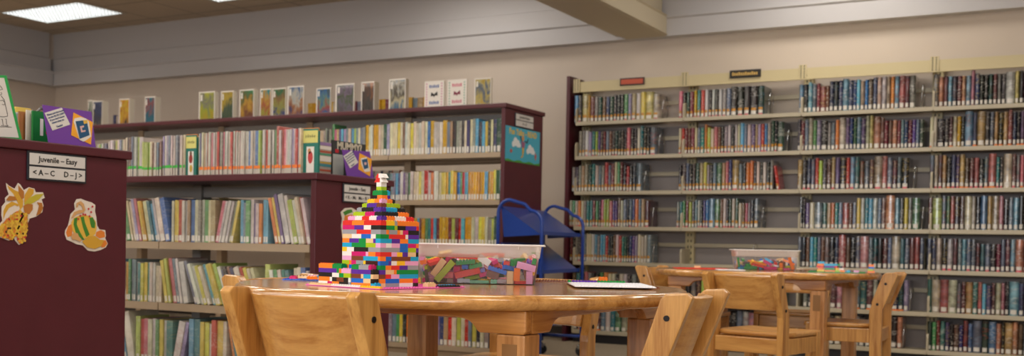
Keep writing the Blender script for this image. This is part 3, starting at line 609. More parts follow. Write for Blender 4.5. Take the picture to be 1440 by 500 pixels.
PILE_A = [(6,2,227,-474,56,0,0,-250),(4,2,974,25,56,0,0,-157),(2,1,-876,449,56,0,0,-270),(4,1,-362,-755,56,-314,0,0),(8,2,1246,410,56,0,0,179),(4,1,991,533,39,157,0,-199),(4,2,1022,-422,56,0,0,18),(6,1,1135,-646,39,-157,0,38),(6,1,-491,549,39,-157,0,143),(6,2,574,-563,79,157,0,-4),(6,2,473,601,79,-157,0,-10),(2,1,-899,524,56,0,0,44),(6,1,1085,-560,56,0,-314,40),(2,2,396,-708,56,0,0,311),(4,2,-1225,100,79,-157,0,-288),(8,2,-896,-180,56,0,0,-9),(4,1,-254,454,39,-157,0,290),(4,2,493,488,177,-138,184,9),(6,2,651,251,82,-163,0,-6),(6,1,1376,-304,205,-15,259,149),(2,2,-58,711,56,0,0,153),(4,2,828,741,83,149,0,0),(8,2,496,-140,56,0,0,177),(8,2,-968,194,153,-15,-286,-72),(4,2,-703,-632,56,0,0,-154),(6,1,278,-457,151,157,0,-157),(6,2,-258,576,125,-155,-19,288),(8,1,-422,60,56,0,0,268),(6,2,782,-99,113,52,11,-177),(4,2,1,330,56,0,0,-266),(8,2,-266,-767,260,170,-24,-3),(6,1,412,738,39,157,0,-314),(8,2,170,-82,98,0,-13,-192),(4,2,732,-441,159,-137,-157,0),(6,1,36,-737,39,-157,0,314),(4,2,-30,117,56,314,0,52),(8,2,1192,-61,56,0,0,181),(4,2,293,396,79,157,0,165),(4,2,970,-764,240,38,171,-119),(8,2,-829,636,183,-134,-5,314),(4,2,717,442,56,0,0,308),(4,2,1094,-492,168,314,0,86),(3,2,-456,-120,56,0,0,-200),(6,1,-118,-289,39,-157,0,248),(6,2,-1338,412,79,157,0,-157),(4,2,348,17,190,11,-8,-285),(6,1,1159,-118,151,-157,0,112),(4,2,949,-179,156,7,-33,135),(8,2,-874,-262,174,-270,-3,-2),(4,1,251,138,168,143,4,38),(4,2,-62,-74,159,-37,0,-237),(4,1,-1159,-412,39,157,0,-188),(2,1,1080,761,100,18,-225,-13),(6,2,-1226,556,146,-157,-30,157),(6,2,691,-93,232,145,31,213),(4,1,-397,264,39,157,0,23),(4,1,-4,649,184,-135,16,151),(2,1,-1309,-377,39,-157,0,-202),(2,1,674,112,186,-13,53,210),(8,2,331,-595,276,-4,-25,16),(8,2,595,642,216,23,310,-29),(6,2,-711,-377,96,106,0,-314),(6,2,-139,-541,127,-33,-21,40),(6,2,845,668,319,21,-304,34),(4,2,364,-752,222,157,-293,3),(6,2,1365,739,252,74,140,-240),(8,2,-834,-772,299,-137,-86,-15),(4,2,1284,-754,165,0,-170,157),(4,2,-958,-544,56,0,314,-65),(2,2,-1285,-103,79,157,0,175),(2,1,-1248,755,56,0,0,0),(4,2,897,-441,220,-157,-28,137),(3,2,573,-252,182,20,314,76),(8,2,-849,739,83,-150,314,0),(2,1,-424,-631,79,162,-157,0),(4,2,-891,-48,175,-61,10,299),(4,2,1019,321,151,287,54,22),(6,2,1187,-641,349,69,136,67),(4,1,-1290,-755,168,-66,174,-224),(8,2,-1268,-496,240,-173,-55,198),(4,2,564,767,326,-134,-2,314),(4,2,345,545,289,0,-259,-206),(4,1,736,437,151,-157,0,306),(6,2,282,-297,249,3,2,252),(8,2,-1331,17,215,-312,0,-157),(8,2,184,611,331,-58,192,90),(2,1,-1357,-662,60,10,0,-157),(6,2,-577,111,176,-7,-32,132),(4,2,1238,510,168,314,0,-10),(4,2,152,730,175,30,101,-293),(6,2,211,252,241,-21,-26,-73),(3,2,596,-700,56,0,-314,-4),(4,2,798,-735,160,157,-156,3),(6,1,599,330,195,167,2,287),(6,2,-180,754,344,38,122,-278),(6,2,-865,-638,193,161,0,0),(6,2,-543,-611,233,0,102,162),(3,2,-1049,764,242,-170,0,0),(4,2,1416,791,643,74,174,75),(6,2,1198,-790,441,-144,23,3),(4,2,-906,-120,260,60,-14,-9),(4,2,-365,-431,168,225,59,47),(2,1,-880,-524,199,-157,128,159),(8,2,-390,388,244,159,-42,173),(6,2,478,-747,342,0,29,4),(4,2,470,259,277,-36,-20,235),(4,2,-1118,26,237,160,70,-156),(2,2,-847,764,242,0,170,158),(4,2,-272,363,218,-158,45,-141),(6,2,1227,-242,268,-5,-9,-179),(4,1,-944,339,96,0,-288,-72),(6,2,-427,-159,199,-27,-26,270),(8,2,654,17,342,32,-9,-195),(2,1,-989,-412,191,-18,157,-175),(4,2,-214,35,172,6,-2,-230),(4,2,17,657,278,19,16,148),(4,2,-760,269,155,63,48,156),(8,1,-1392,124,329,13,0,-157),(4,2,17,-627,311,-3,25,302),(6,1,-125,550,238,295,4,-170),(8,1,-708,-485,309,-273,19,53),(4,2,546,659,457,24,-304,-2),(4,2,424,-106,193,154,0,29),(8,1,1022,-227,389,115,6,-200),(4,2,28,202,238,300,-27,-73),(2,1,491,804,458,291,2,0),(4,2,781,-684,392,8,-21,-266),(6,1,-450,-550,373,-306,60,-59),(6,2,1265,754,351,78,139,-235),(6,1,-189,-266,257,37,7,47),(6,1,-8,56,299,148,-18,-75),(4,2,-1135,-413,223,-299,38,-128),(6,2,989,-622,563,-141,-14,85),(8,2,-944,145,340,38,40,132),(2,1,470,58,306,301,-18,-31),(3,2,1011,-222,269,20,7,-21),(6,2,-452,66,298,-30,4,299),(8,2,898,767,474,20,-30,310),(4,2,-185,-483,219,-39,2,99),(8,1,-91,605,399,170,-5,-251),(6,2,-1267,76,332,-2,-312,-157),(4,2,90,-377,280,-241,30,-70),(2,2,-1130,-147,298,153,87,153),(6,2,1163,194,208,-108,0,-244),(2,2,312,-53,323,14,304,-30),(8,1,253,238,348,130,-18,-44),(6,1,-753,508,145,160,-303,-1),(4,2,-308,-197,292,-277,-5,43),(4,2,482,-456,425,-35,18,127),(8,1,956,-57,359,-50,-281,51),(2,1,-1063,538,39,-157,0,211),(4,2,-41,179,371,-17,-9,-11),(6,2,-838,-471,408,40,-197,159),(4,2,-543,560,337,171,76,-142),(8,2,-1161,-307,396,-36,-285,-89),(6,2,423,291,466,-28,33,4),(4,2,972,545,342,131,96,-10),(8,1,402,-293,369,18,-300,129),(4,2,-1260,532,292,-38,22,308),(4,2,-70,-768,448,13,-24,-3),(4,2,1073,-519,414,-176,17,-245),(4,2,-209,-459,326,-38,-9,73),(8,2,-1130,187,528,7,312,-48),(3,2,1225,588,345,145,175,147),(2,1,-684,369,173,-92,-44,264),(8,1,146,40,410,17,9,303),(4,1,-462,773,309,143,-38,5),(6,2,-542,500,474,12,236,159),(6,2,-1036,-519,458,-137,-42,89),(3,2,153,411,367,48,-227,67),(4,2,-13,-605,419,-314,-25,-3),(3,2,308,438,450,-112,-229,-40),(2,2,-682,743,313,178,-134,136),(2,2,644,149,454,114,124,-65),(2,2,-273,206,325,176,-38,141),(4,2,-1260,44,468,-159,-1,264),(4,1,-311,731,87,-157,-282,-9),(4,2,13,551,541,-29,4,218),(3,2,-95,422,394,-3,271,68),(4,2,-622,-320,352,-265,-62,15),(6,2,-321,-779,534,13,-10,-1),(8,1,329,536,445,28,10,310),(4,2,393,469,610,249,9,179),(6,2,-1180,-518,441,139,48,-226),(4,1,-783,454,315,290,32,-7),(6,1,657,326,504,-49,13,-68),(4,2,-777,542,273,-134,-11,312),(2,2,-61,-79,304,165,-38,211),(6,1,1140,-226,424,218,23,74),(4,2,418,-204,471,20,-12,-201),(4,2,-745,625,495,133,132,-202),(3,2,889,137,343,-129,-47,139),(4,2,-314,-672,434,3,289,146),(6,2,52,-169,432,-57,9,-296),(6,2,-995,-782,381,-135,-93,-18),(6,2,-376,-91,406,-41,285,32),(4,2,-782,-4,335,11,218,-152),(4,2,1028,304,307,27,273,-151),(6,2,-575,245,378,-79,5,300),(6,2,325,-529,551,-39,-306,-114),(8,2,-174,-619,572,-24,5,314),(6,2,-669,786,471,134,-4,1),(2,1,-286,612,292,-71,-138,-14),(2,2,1349,-658,306,83,175,-75),(8,2,-1374,-531,522,-295,6,-156),(3,2,1344,-489,364,-41,12,-159),(8,2,348,790,681,285,-1,0),(8,2,1354,293,436,7,86,-172),(3,2,498,-76,572,22,5,-275),(4,2,-309,-447,509,109,13,312),(8,1,-630,146,440,-79,0,289),(2,1,1067,-588,263,157,0,132),(4,2,1114,427,444,44,284,17),(8,2,799,-492,586,-304,20,128),(3,2,184,-372,418,4,-259,-6),(6,2,-1412,-626,647,138,-6,158),(4,2,-974,366,412,68,105,-282),(4,2,778,435,372,60,-222,-53),(4,2,-842,-608,714,233,-19,44),(6,1,826,-61,456,-48,-24,-269),(4,2,-1110,-701,513,-39,286,43),(6,2,1391,605,464,228,-138,87),(3,2,-306,-110,533,-39,-32,223),(8,2,-456,-156,488,-39,-282,-92),(4,2,-1193,12,602,2,1,-48),(4,1,-654,-644,482,-3,-112,-64),(4,2,-1142,784,399,144,0,0),(2,2,592,15,444,-32,11,125),(8,1,1162,237,429,-312,45,100),(4,2,-874,-252,373,-228,-43,26),(4,2,-271,676,502,158,14,194),(2,2,3,-414,404,-109,-235,119),(4,1,360,144,485,-124,-10,-303),(4,2,-293,356,509,-32,-294,4),(4,2,-770,-660,522,-212,-112,-64),(8,2,-336,-792,677,-14,-3,313),(6,1,-1064,-558,593,-42,26,-270),(2,1,673,-316,360,-230,95,-144),(8,2,1406,-85,564,171,-34,153),(4,2,-1292,484,417,-43,-259,-119),(4,2,151,-806,579,172,58,7),(4,2,-178,124,541,48,-55,-62),(2,2,1229,-312,410,-156,10,74),(8,2,72,225,595,-20,-28,184),(4,1,-1273,188,435,150,-2,-45),(6,1,997,469,579,-16,-3,-111),(4,1,-1375,687,262,-73,130,85),(6,2,771,-504,478,-10,-20,-184),(4,1,-28,179,486,3,-19,-139),(4,1,-563,217,489,78,-311,-22),(4,2,1396,-638,539,179,26,161),(6,2,1121,470,585,-175,50,194),(4,2,-1062,652,431,-107,-53,297),(4,2,-949,-188,558,-22,-7,-221),(2,2,-587,360,488,-5,-78,148),(6,2,80,-244,544,104,22,-275),(4,2,1258,92,515,91,33,-162),(4,2,940,272,515,65,-13,246),(8,1,1390,-57,444,-171,32,-161)]
PILE_B = [(8,2,438,582,56,0,0,46),(4,2,420,182,56,0,0,-91),(3,2,1072,77,79,157,0,131),(6,2,-1154,-578,56,-314,0,70),(4,2,-669,282,56,0,0,-36),(6,2,230,603,168,0,0,310),(6,2,-65,156,79,157,0,-240),(4,1,77,-415,56,0,0,138),(8,2,907,-80,56,0,0,-53),(3,2,832,-275,79,157,0,-230),(4,2,-447,598,56,0,0,-314),(6,1,-581,467,56,314,0,6),(6,2,-856,-439,56,0,0,216),(8,2,553,-498,56,0,0,-76),(4,2,99,714,56,0,0,-1),(4,2,-941,392,56,314,0,123),(6,2,539,383,127,-2,-284,74),(4,2,-1226,246,56,0,0,-302),(3,2,1265,82,56,0,0,-14),(4,2,996,-698,56,0,0,-9),(4,2,184,72,56,314,0,37),(6,1,-1089,-38,39,157,0,287),(8,1,1073,585,39,157,0,-32),(4,2,-1218,430,56,0,0,11),(2,2,-966,488,191,-158,157,0),(4,2,672,-282,79,-157,0,-232),(3,2,-86,-31,79,157,0,62),(8,2,968,-463,168,0,0,10),(8,2,204,-737,79,-157,0,-314),(3,2,-643,732,170,13,-8,313),(6,2,956,326,79,-157,0,276),(6,2,-844,122,79,-157,0,312),(6,1,-290,-236,168,0,0,-117),(8,2,-777,-737,79,-157,0,-314),(6,2,1348,-236,191,157,0,-157),(6,2,-868,-461,168,0,0,37),(4,2,253,-84,79,157,0,60),(3,2,-1161,332,191,-157,0,-58),(3,2,1265,-378,56,-314,0,10),(8,2,343,748,191,-157,0,0),(3,2,-225,-286,56,0,0,198),(4,2,-1234,706,56,0,314,0),(4,2,-613,-552,159,279,157,0),(2,1,-1071,581,79,12,-157,0),(8,2,1205,-776,331,122,-195,33),(8,2,-1173,53,179,-152,10,-100),(8,1,-431,-777,211,-13,-25,-311),(8,2,-356,-324,79,-157,0,-117),(8,2,-918,220,293,-4,-23,276),(4,2,-1315,-340,56,0,314,157),(4,2,-48,-550,162,-134,57,198),(8,2,129,124,225,166,9,-9),(6,1,1042,-320,181,157,13,10),(2,1,1084,439,39,-157,0,-189),(8,2,-35,359,186,-37,279,60),(8,2,371,-325,186,-11,306,126),(2,1,1087,-553,39,157,0,281),(6,2,-486,-362,56,0,0,198),(6,1,1360,560,134,0,0,-157),(6,2,370,745,326,-314,0,0),(8,1,-926,743,115,158,-290,-3),(4,2,-287,-641,216,-293,-34,-16),(4,2,877,514,122,20,-36,276),(2,1,205,272,39,-157,0,-176),(4,2,535,753,438,0,0,314),(6,2,69,235,397,-147,-4,139),(4,2,1028,710,115,-47,16,-2),(4,2,174,-448,258,-148,200,-19),(8,1,-292,104,190,158,12,246),(4,2,34,-265,164,34,72,-279),(6,2,1152,-622,168,314,0,22),(4,1,-364,-503,258,133,-311,-7),(4,1,-234,746,56,0,0,5),(3,2,171,-45,214,-314,0,13),(4,2,-871,-200,160,-9,-20,-207),(3,2,-1342,-361,191,-157,0,-152),(8,1,-212,-551,353,65,4,-10),(2,1,-673,-241,56,0,0,194),(6,2,-847,605,171,-172,39,-17),(4,2,1314,218,169,0,-191,172),(2,2,-861,357,168,0,0,-291),(4,2,-423,140,271,-10,-8,13),(8,2,1009,766,259,170,-298,-2),(6,2,62,-742,338,155,-267,-8),(8,2,-1066,-31,443,158,11,-160),(3,2,1208,-49,168,0,0,153),(2,1,-1181,-390,136,64,-259,-95),(8,2,868,-74,282,7,1,-49),(6,2,-772,-3,212,-112,19,-40),(2,2,531,-501,168,0,314,-40),(6,2,354,-54,330,1,12,-99),(4,2,572,525,211,-25,-17,-153),(6,2,-71,-335,284,53,258,-103),(4,1,-441,-414,182,-177,-20,121),(6,1,1217,65,280,0,0,172),(6,2,907,269,213,20,42,-148),(4,1,477,334,269,291,20,-20),(4,2,-142,332,378,-165,-87,-50),(6,1,-601,429,151,157,0,94),(6,2,-1336,570,256,0,40,152),(4,2,-1136,-236,151,165,-52,-104),(4,2,-234,-210,347,44,288,-11),(6,2,835,-573,301,-155,25,-137),(8,1,528,-72,298,-157,-13,215),(6,2,-144,-52,313,-7,-10,-18),(2,1,1015,-99,151,-157,0,-44),(4,2,-704,-629,322,-155,96,194),(3,2,-481,-690,281,142,278,-5),(3,2,743,189,190,0,19,-152),(4,2,331,-312,304,-314,13,-95),(4,2,-626,-262,191,-157,0,-48),(2,2,-400,320,292,226,40,50),(4,2,-1188,117,322,-8,-7,254),(4,2,223,331,294,-145,-124,74),(8,1,1084,231,252,2,-17,-133),(4,2,806,-231,429,-256,-45,-72),(8,2,-1095,-487,303,-157,0,-289),(6,1,-236,468,96,226,13,91),(4,2,590,578,314,17,-24,313),(6,2,819,205,420,-12,7,-222),(6,1,386,-674,240,152,-23,277),(6,2,1222,203,416,159,0,-145),(3,2,-303,-380,319,182,4,16),(4,2,1093,-398,285,0,-3,-308),(4,2,1237,471,254,152,-18,24),(6,2,830,129,291,16,11,-48),(2,2,-502,-152,243,-219,104,40),(6,2,-1371,-754,348,70,137,70),(4,2,-1032,-123,297,-11,0,305),(8,1,312,506,382,129,14,-52),(2,1,661,-651,168,0,314,-3),(3,2,446,-709,321,-19,13,-155),(6,2,1088,611,263,-134,14,6),(4,2,-203,451,190,-247,21,82),(4,2,-442,632,246,0,58,96),(3,2,-902,-651,207,27,-10,-280),(2,1,624,198,79,-152,-157,0),(3,2,562,-444,280,0,0,-242),(4,2,-920,755,236,-160,24,-3),(6,2,-1161,596,342,270,-10,-77),(3,2,718,-763,233,239,139,82),(4,2,-1355,-27,170,-172,-53,165),(4,2,1375,-25,368,152,11,-158),(6,2,-247,726,282,-108,-41,298),(4,2,-173,587,306,-38,-6,8),(6,1,667,-116,165,150,-57,-61),(4,2,967,-650,303,157,0,177),(4,1,822,-668,400,-164,-24,194),(4,2,1094,232,391,-158,-18,-146),(6,2,-1316,-146,380,-3,-23,142),(4,2,-970,-607,311,286,7,25),(8,1,1128,-560,393,11,-278,-45),(6,1,-493,392,217,-75,-16,-238),(8,1,-309,-788,295,-301,25,3),(4,1,1144,-247,379,-159,0,-158),(8,1,809,95,520,-13,6,-226),(3,2,645,-607,348,-254,55,72),(6,2,160,-609,448,-32,36,-88),(3,2,1333,-337,326,0,0,-154),(8,2,436,-272,420,0,-10,152),(8,2,-671,206,376,4,7,-150),(4,2,1006,-163,391,2,7,-157),(2,1,520,109,151,157,0,-151)]
# ------------------------------------------------------------------ round tables
TZ = .672
def round_table(label, cx, cy):
    t = thing('round_table', label, 'table', (cx, cy, 0), 0, 'round wooden tables')
    rr = .547; n = 96; th = .031; b = .011
    prof = [(0, TZ-th), (rr-b, TZ-th), (rr-b*.4, TZ-th+b*.3), (rr, TZ-th+b*1.1), (rr, TZ-b*1.1), (rr-b*.35, TZ-b*.35), (rr-b, TZ), (0, TZ)]
    m = MB(); vs = []; fs = []; k = len(prof)
    for i in range(n):
        a = 2*math.pi*i/n
        for r_, z in prof[1:-1]: vs.append((r_*math.cos(a), r_*math.sin(a), z))
    q = k-2
    for i in range(n):
        j = (i+1) % n
        for s in range(q-1): fs.append((i*q+s, j*q+s, j*q+s+1, i*q+s+1))
    m.add(vs, fs, 0, True); m.add([vs[i*q+q-1] for i in range(n)], [tuple(range(n))]); m.add([vs[i*q] for i in range(n)], [tuple(range(n))[::-1]])
    m.build('tabletop', OAKT, t)
    s = .377; zt = TZ-th-.0006; zs = zt-.020; zd = .592
    half = [(-s, zt), (-s, zd+.006), (-s+.006, zd), (-s+.108, zd)]
    for u, v in ((.0, .0), (.012, .018), (.026, .031), (.045, .038), (.07, .04)): half.append((-s+.112+u*.8, zd+.003+v*(zs-zd-.003)/.04))
    out = half+[(-x, z) for x, z in half[::-1]]
    for ax, sg, mt in (('y', -1, OAKA), ('y', 1, OAKA), ('x', 1, OAKAY), ('x', -1, OAKAY)):
        a, b_ = (s-.026, s) if sg > 0 else (-s, -s+.026)
        o2 = out if ax == 'y' else [((x if abs(x) < s-.02 else math.copysign(abs(x)-.0265, x)), z) for x, z in out]
        MB().prism(o2, a, b_, ax).build('apron', mt, t, bevel=.004)
    for sx in (-1, 1):
        for sy in (-1, 1):
            c = s-.003-.033; d = s-.0265-.0295
            lg = MB().box((sx*c-.033, sy*c-.033, 0), (sx*c+.033, sy*c+.033, .5915)).build('leg', OAKL, t, bevel=.005)
            MB().box((sx*d-.029, sy*d-.029, .5918), (sx*d+.029, sy*d+.029, zt-.001)).build('leg_block', OAKL, t)
    MB().box((s-.003-.052, -(s-.003)-.0012, .50), (s-.003-.018, -(s-.003)-.0002, .572)).build('leg_label', mat('brown_label', S(140, 98, 52), .5), t)
    return t
T1 = (-1.383, 2.272); T2 = (-1.48, 5.33)
round_table('round wooden table in front carrying the multicoloured block tower', *T1)
round_table('round wooden table farther back with a bin and green studded plate', *T2)

# ------------------------------------------------------------------ child's chair, faces +Y
def make_chair(label, loc, rz):
    t = thing('wooden_chair', label, 'chair', loc, rz, 'wooden chairs at the round tables')
    W = .165; th = .027
    ln = math.tan(R(20)); zb = .515; zt = .682; w0 = .054; w1 = .062
    def post(sx):
        # side outline in (y, z): straight leg, then raked upper part
        yb = -.165
        top = (zt-zb)*ln
        pts = [(yb, 0), (yb+w0*.85, 0), (yb+w0+.004, zb-.02), (yb+w0+.002, zb-.002), (yb+w0-.010*ln, zb+.012), (yb+w1-top+.002, zt-.014), (yb+w1-top-.008, zt-.003),
               (yb-top+.010, zt), (yb-top-.002, zt-.010), (yb-.016*ln, zb+.012), (yb+.001, zb-.006), (yb+.002, zb-.03)]
        m = MB().prism(pts, sx*W-(th if sx > 0 else 0), sx*W+(0 if sx > 0 else th), 'x')
        p = m.build('rear_leg', OAK, t, bevel=.004)
        for z in (zt-.052, zt-.145):
            y = yb+w1/2-(z-zb)*ln
            MB().cyl((sx*W-.002 if sx > 0 else -W-.0018, y, z), .0062, .0038, 'x', 14).build('bolt', BOLT, p)
    for sx in (-1, 1): post(sx)
    # bent plywood back, bulging backwards
    n = 14; m = MB(); z0, z1 = .535, .668; vs = []; fs = []
    hw = W-th+.0
    for j in range(2):
        z = (z0, z1)[j]
        for i in range(n+1):
            u = -1+2*i/n; x = u*hw; bulge = .052*(1-u*u)**.9
            y = -.165+.050-(z-zb)*ln-bulge
            vs += [(x, y, z), (x, y+(.019 if abs(u) < .9 else .012), z+.004)]
    for i in range(n):
        a = 2*i; b = 2*(n+1)+2*i
        fs += [(a, a+2, b+2, b), (a+1, b+1, b+3, a+3), (a, a+1, a+3, a+2), (b, b+2, b+3, b+1)]
    fs += [(0, 2*(n+1), 2*(n+1)+1, 1), (2*n, 2*n+1, 2*(n+1)+2*n+1, 2*(n+1)+2*n)]
    m.add(vs, fs); bp = m.build('back_panel', OAKX, t, bevel=.003)
    # dished seat
    m = MB(); nx, ny = 12, 10; zs = .448; vs = []
    for s in (0, 1):
        for j in range(ny+1):
            for i in range(nx+1):
                u = -1+2*i/nx; v = j/ny
                x = u*(W-th-.001 if v < .18 else W-.004)*(1); y = -.12+.30*v
                d = .014*(1-u**2)*math.sin(math.pi*min(1, v*1.05))
                vs.append((x, y, (zs-d if s else zs-.018-d)))
    N = (nx+1)*(ny+1); fs = []
    for j in range(ny):
        for i in range(nx):
            a = j*(nx+1)+i; fs += [(N+a, N+a+1, N+a+nx+2, N+a+nx+1), (a, a+nx+1, a+nx+2, a+1)]
    for i in range(nx):
        fs += [(i, i+1, N+i+1, N+i)]; a = ny*(nx+1)+i; fs += [(a, N+a, N+a+1, a+1)]
    for j in range(ny):
        a = j*(nx+1); fs += [(a, N+a, N+a+nx+1, a+nx+1)]; a += nx; fs += [(a, a+nx+1, N+a+nx+1, N+a)]
    m.add(vs, fs, 0, True); m.build('seat', OAKX, t)
    for a, b in (((-W+th, -.155, .365), (W-th, -.133, .425)), ((-W+th+.004, .150, .365), (W-th-.004, .170, .425))):
        MB().box(a, b).build('rail', OAKX, t, bevel=.003)
    for sx in (-1, 1):
        x = sx*(W-th/2)
        MB().box((x-.011, -.110, .362), (x+.011, .1398, .425)).build('side_rail', OAK, t, bevel=.003)
        MB().box((x-.011, -.110, .15), (x+.011, .1398, .18)).build('stretcher', OAK, t, bevel=.003)
        MB().prism([(-.014+.155, 0), (.014+.155, 0), (.018+.155, .445), (-.018+.158, .445)], x-.0135, x+.0135, 'x').build('front_leg', OAK, t, bevel=.004)
    return t
ch = make_chair('wooden chair nearest the camera, its back filling the lower left', (-1.334, 1.784, 0), R(0))
CH = lambda x, y, rz, lab: dup(ch, (x, y, 0), R(rz), lab)
CH(-.955, 2.20, 94, 'wooden chair at the right side of the front table, seen side-on')
CH(-1.475, 2.745, 180, 'wooden chair on the far side of the front table, mostly hidden')
CH(-1.775, 2.25, -90, 'wooden chair at the left end of the front table, only its post tip showing')
CH(-1.21, 4.35, -12, 'wooden chair at the back table, its back turned to the camera')
CH(-1.04, 5.205, 92, 'wooden chair at the right end of the back table, seen side-on')
CH(-1.88, 5.31, -90, 'wooden chair at the left end of the back table behind the front one')
CH(-1.48, 5.87, 180, 'wooden chair behind the back table, seen through its legs')

# ------------------------------------------------------------------ toy bricks
BC = {'r': ((222, 44, 40), 'red'), 'o': ((246, 132, 40), 'orange'), 'y': ((246, 198, 36), 'yellow'), 'g': ((0, 142, 62), 'green'), 'l': ((170, 196, 28), 'lime'),
      'b': ((20, 104, 206), 'blue'), 'c': ((22, 166, 216), 'sky blue'), 'v': ((88, 40, 160), 'purple'), 'm': ((206, 22, 112), 'magenta'), 'p': ((232, 168, 214), 'pink'),
      'w': ((238, 236, 234), 'white'), 's': ((154, 156, 166), 'grey'), 'd': ((78, 70, 70), 'dark grey'), 't': ((232, 200, 152), 'tan'), 'n': ((122, 62, 38), 'brown'), 'k': ((26, 24, 28), 'black'), 'e': ((64, 22, 18), 'dark brown')}
BM = {k: mat('plastic_'+v[1].replace(' ', '_'), S(*v[0]), .22, spec=.55) for k, v in BC.items()}
U = .008; BH = .0096
def brick_geo(m, nx, ny, T=None, mi=0, h=BH, seg=8, studs=True):
    e = .0001
    m.box((-nx*U/2+e, -ny*U/2+e, 0), (nx*U/2-e, ny*U/2-e, h-.00006), mi, T)
    if studs:
        for i in range(nx):
            for j in range(ny): m.cyl((-nx*U/2+(i+.5)*U, -ny*U/2+(j+.5)*U, h-.0001), .0024, .0018, 'z', seg, mi, T=T)
_bm = {}
def brick_mesh(nx, ny, c, h=BH):
    k = (nx, ny, c, h)
    if k not in _bm:
        m = MB(); brick_geo(m, nx, ny, h=h); _bm[k] = m.mesh('toy_brick', BM[c], weld=False)
    return _bm[k]
# baseplates
def plate(name, label, c, nx, ny, loc, rz, group='studded plates', extra=()):
    m = MB(); m.box((-nx*U/2, -ny*U/2, 0), (nx*U/2, ny*U/2, .0016))
    for i in range(nx):
        for j in range(ny): m.cyl((-nx*U/2+(i+.5)*U, -ny*U/2+(j+.5)*U, .0016), .0024, .0017, 'z', 6)
    o = m.build(name, c, None, loc=loc, weld=False); o.rotation_euler = (0, 0, rz); tag(o, label, 'building plate', group); return o
PINK = mat('pink_plate_plastic', S(238, 112, 190), .25); PLB = mat('blue_plate_plastic', S(18, 84, 196), .25); WP = mat('white_plate_plastic', S(236, 236, 240), .22)
BRP = mat('brown_plate_plastic', S(120, 66, 40), .3); GRP = mat('green_plate_plastic', S(22, 150, 66), .25); RDP = mat('red_plate_plastic', S(226, 58, 44), .3)
PA = math.atan2(-.061, .26); PC = (-1.432, 2.014)
ex = Vector((math.cos(PA), math.sin(PA), 0)); ey = Vector((-ex.y, ex.x, 0))
TB = TZ+.0006
plate('building_plate', 'pink studded plate under the multicoloured block tower', PINK, 32, 32, (PC[0], PC[1], TB), PA)
plate('building_plate', 'blue studded plate at the left edge of the front table', PLB, 24, 16, (-1.775, 2.222, TB), R(29))
plate('building_plate', 'small cream-white studded plate stacked on the blue one', mat('cream_plate_plastic', S(226, 216, 200), .3), 14, 12, (-1.76, 2.23, TB+.0034), R(33))
o1 = plate('building_plate', 'white studded plate at the right of the front table', WP, 24, 32, (-1.068, 2.448, TB+.0040), R(30))
plate('building_plate', 'brown studded plate lying at the far edge of the front table', BRP, 32, 16, (-1.30, 2.74, TB), R(26))
plate('building_plate', 'brown studded plate under the white one on the front table', BRP, 24, 24, (-1.085, 2.50, TB), R(38))
plate('building_plate', 'red studded plate at the left of the back table', RDP, 32, 24, (-1.78, 5.21, TB), R(27))
plate('building_plate', 'green studded plate at the right of the back table', GRP, 32, 32, (-1.12, 5.27, TB), R(10))
plate('building_plate', 'white studded plate beside the clear bin on the back table', WP, 16, 16, (-1.58, 5.06, TB), R(25))

# ------------------------------------------------------------------ block tower
def local(cx, cy, rz, z): return Matrix.Translation((cx, cy, z)) @ Matrix.Rotation(rz, 4, 'Z')
tw_c = Vector((-1.3606, 1.8917, 0))-ex*8*U+ey*7*U
tower = thing('block_tower', 'tall multicoloured toy brick tower with red and white tip on pink plate', 'toy tower', (tw_c.x, tw_c.y, TB+.0016), PA)
ROWS = [  # top of the walls downwards: seen-left side runs then seen-right side runs, (colour, studs)
 ("r4 o5 r7", "r1 y4 s1 o8"), ("m5 v4 w3 k4", "k1 g4 l1 k3 v4 r1"), ("s6 r6 s4", "s2 o1 s3 o1 t1 m2 k4"), ("t4 w4 b4 w2 g2", "g3 r6 w1 v4"),
 ("o3 v4 g3 t3 v1 c2", "c4 v3 o3 c4"), ("c4 g6 l4 p2", "p1 w3 p3 b3 m3 o1"), ("y2 w3 k6 s5", "s7 b3 l3 v1"), ("w4 m6 p1 o3 r2", "r4 p2 y2 v2 t3 k1"),
 ("p4 n5 c6 o1", "o1 b3 n7 c3"), ("l3 o1 m2 s3 y1 e5 b1", "b3 v1 w2 y3 p5"), ("o3 b2 v3 c6 g2", "o4 r3 v3 s4"), ("g4 o2 p5 v5", "k1 t4 o1 g8"),
 ("v5 g3 l4 n4", "w1 r3 p3 c7"), ("k6 w3 b4 o3", "k1 b6 o5 m2"), ("o6 w4 k4 t2", "c1 s6 w5 k2")]
CAPS = [(14, 12, "p3 w3 r3 w3 v2", "v1 o4 w4 r3"), (12, 10, "l5 m4 k3", "k6 o4"), (10, 9, "s2 k5 v3", "v2 c4 k3"), (8, 7, "l2 v4 n2", "l7"),
        (6, 5, "y3 o2 p1", "p2 o2 k1"), (4, 3, "k2 o2", "v3"), (4, 3, "g4", "g1 c2"), (2, 2, "l2", ""), (2, 2, "w2", "")]
runs = lambda s: [(q[0], int(q[1:])) for q in s.split() if int(q[1:]) > 0]
TBR = []
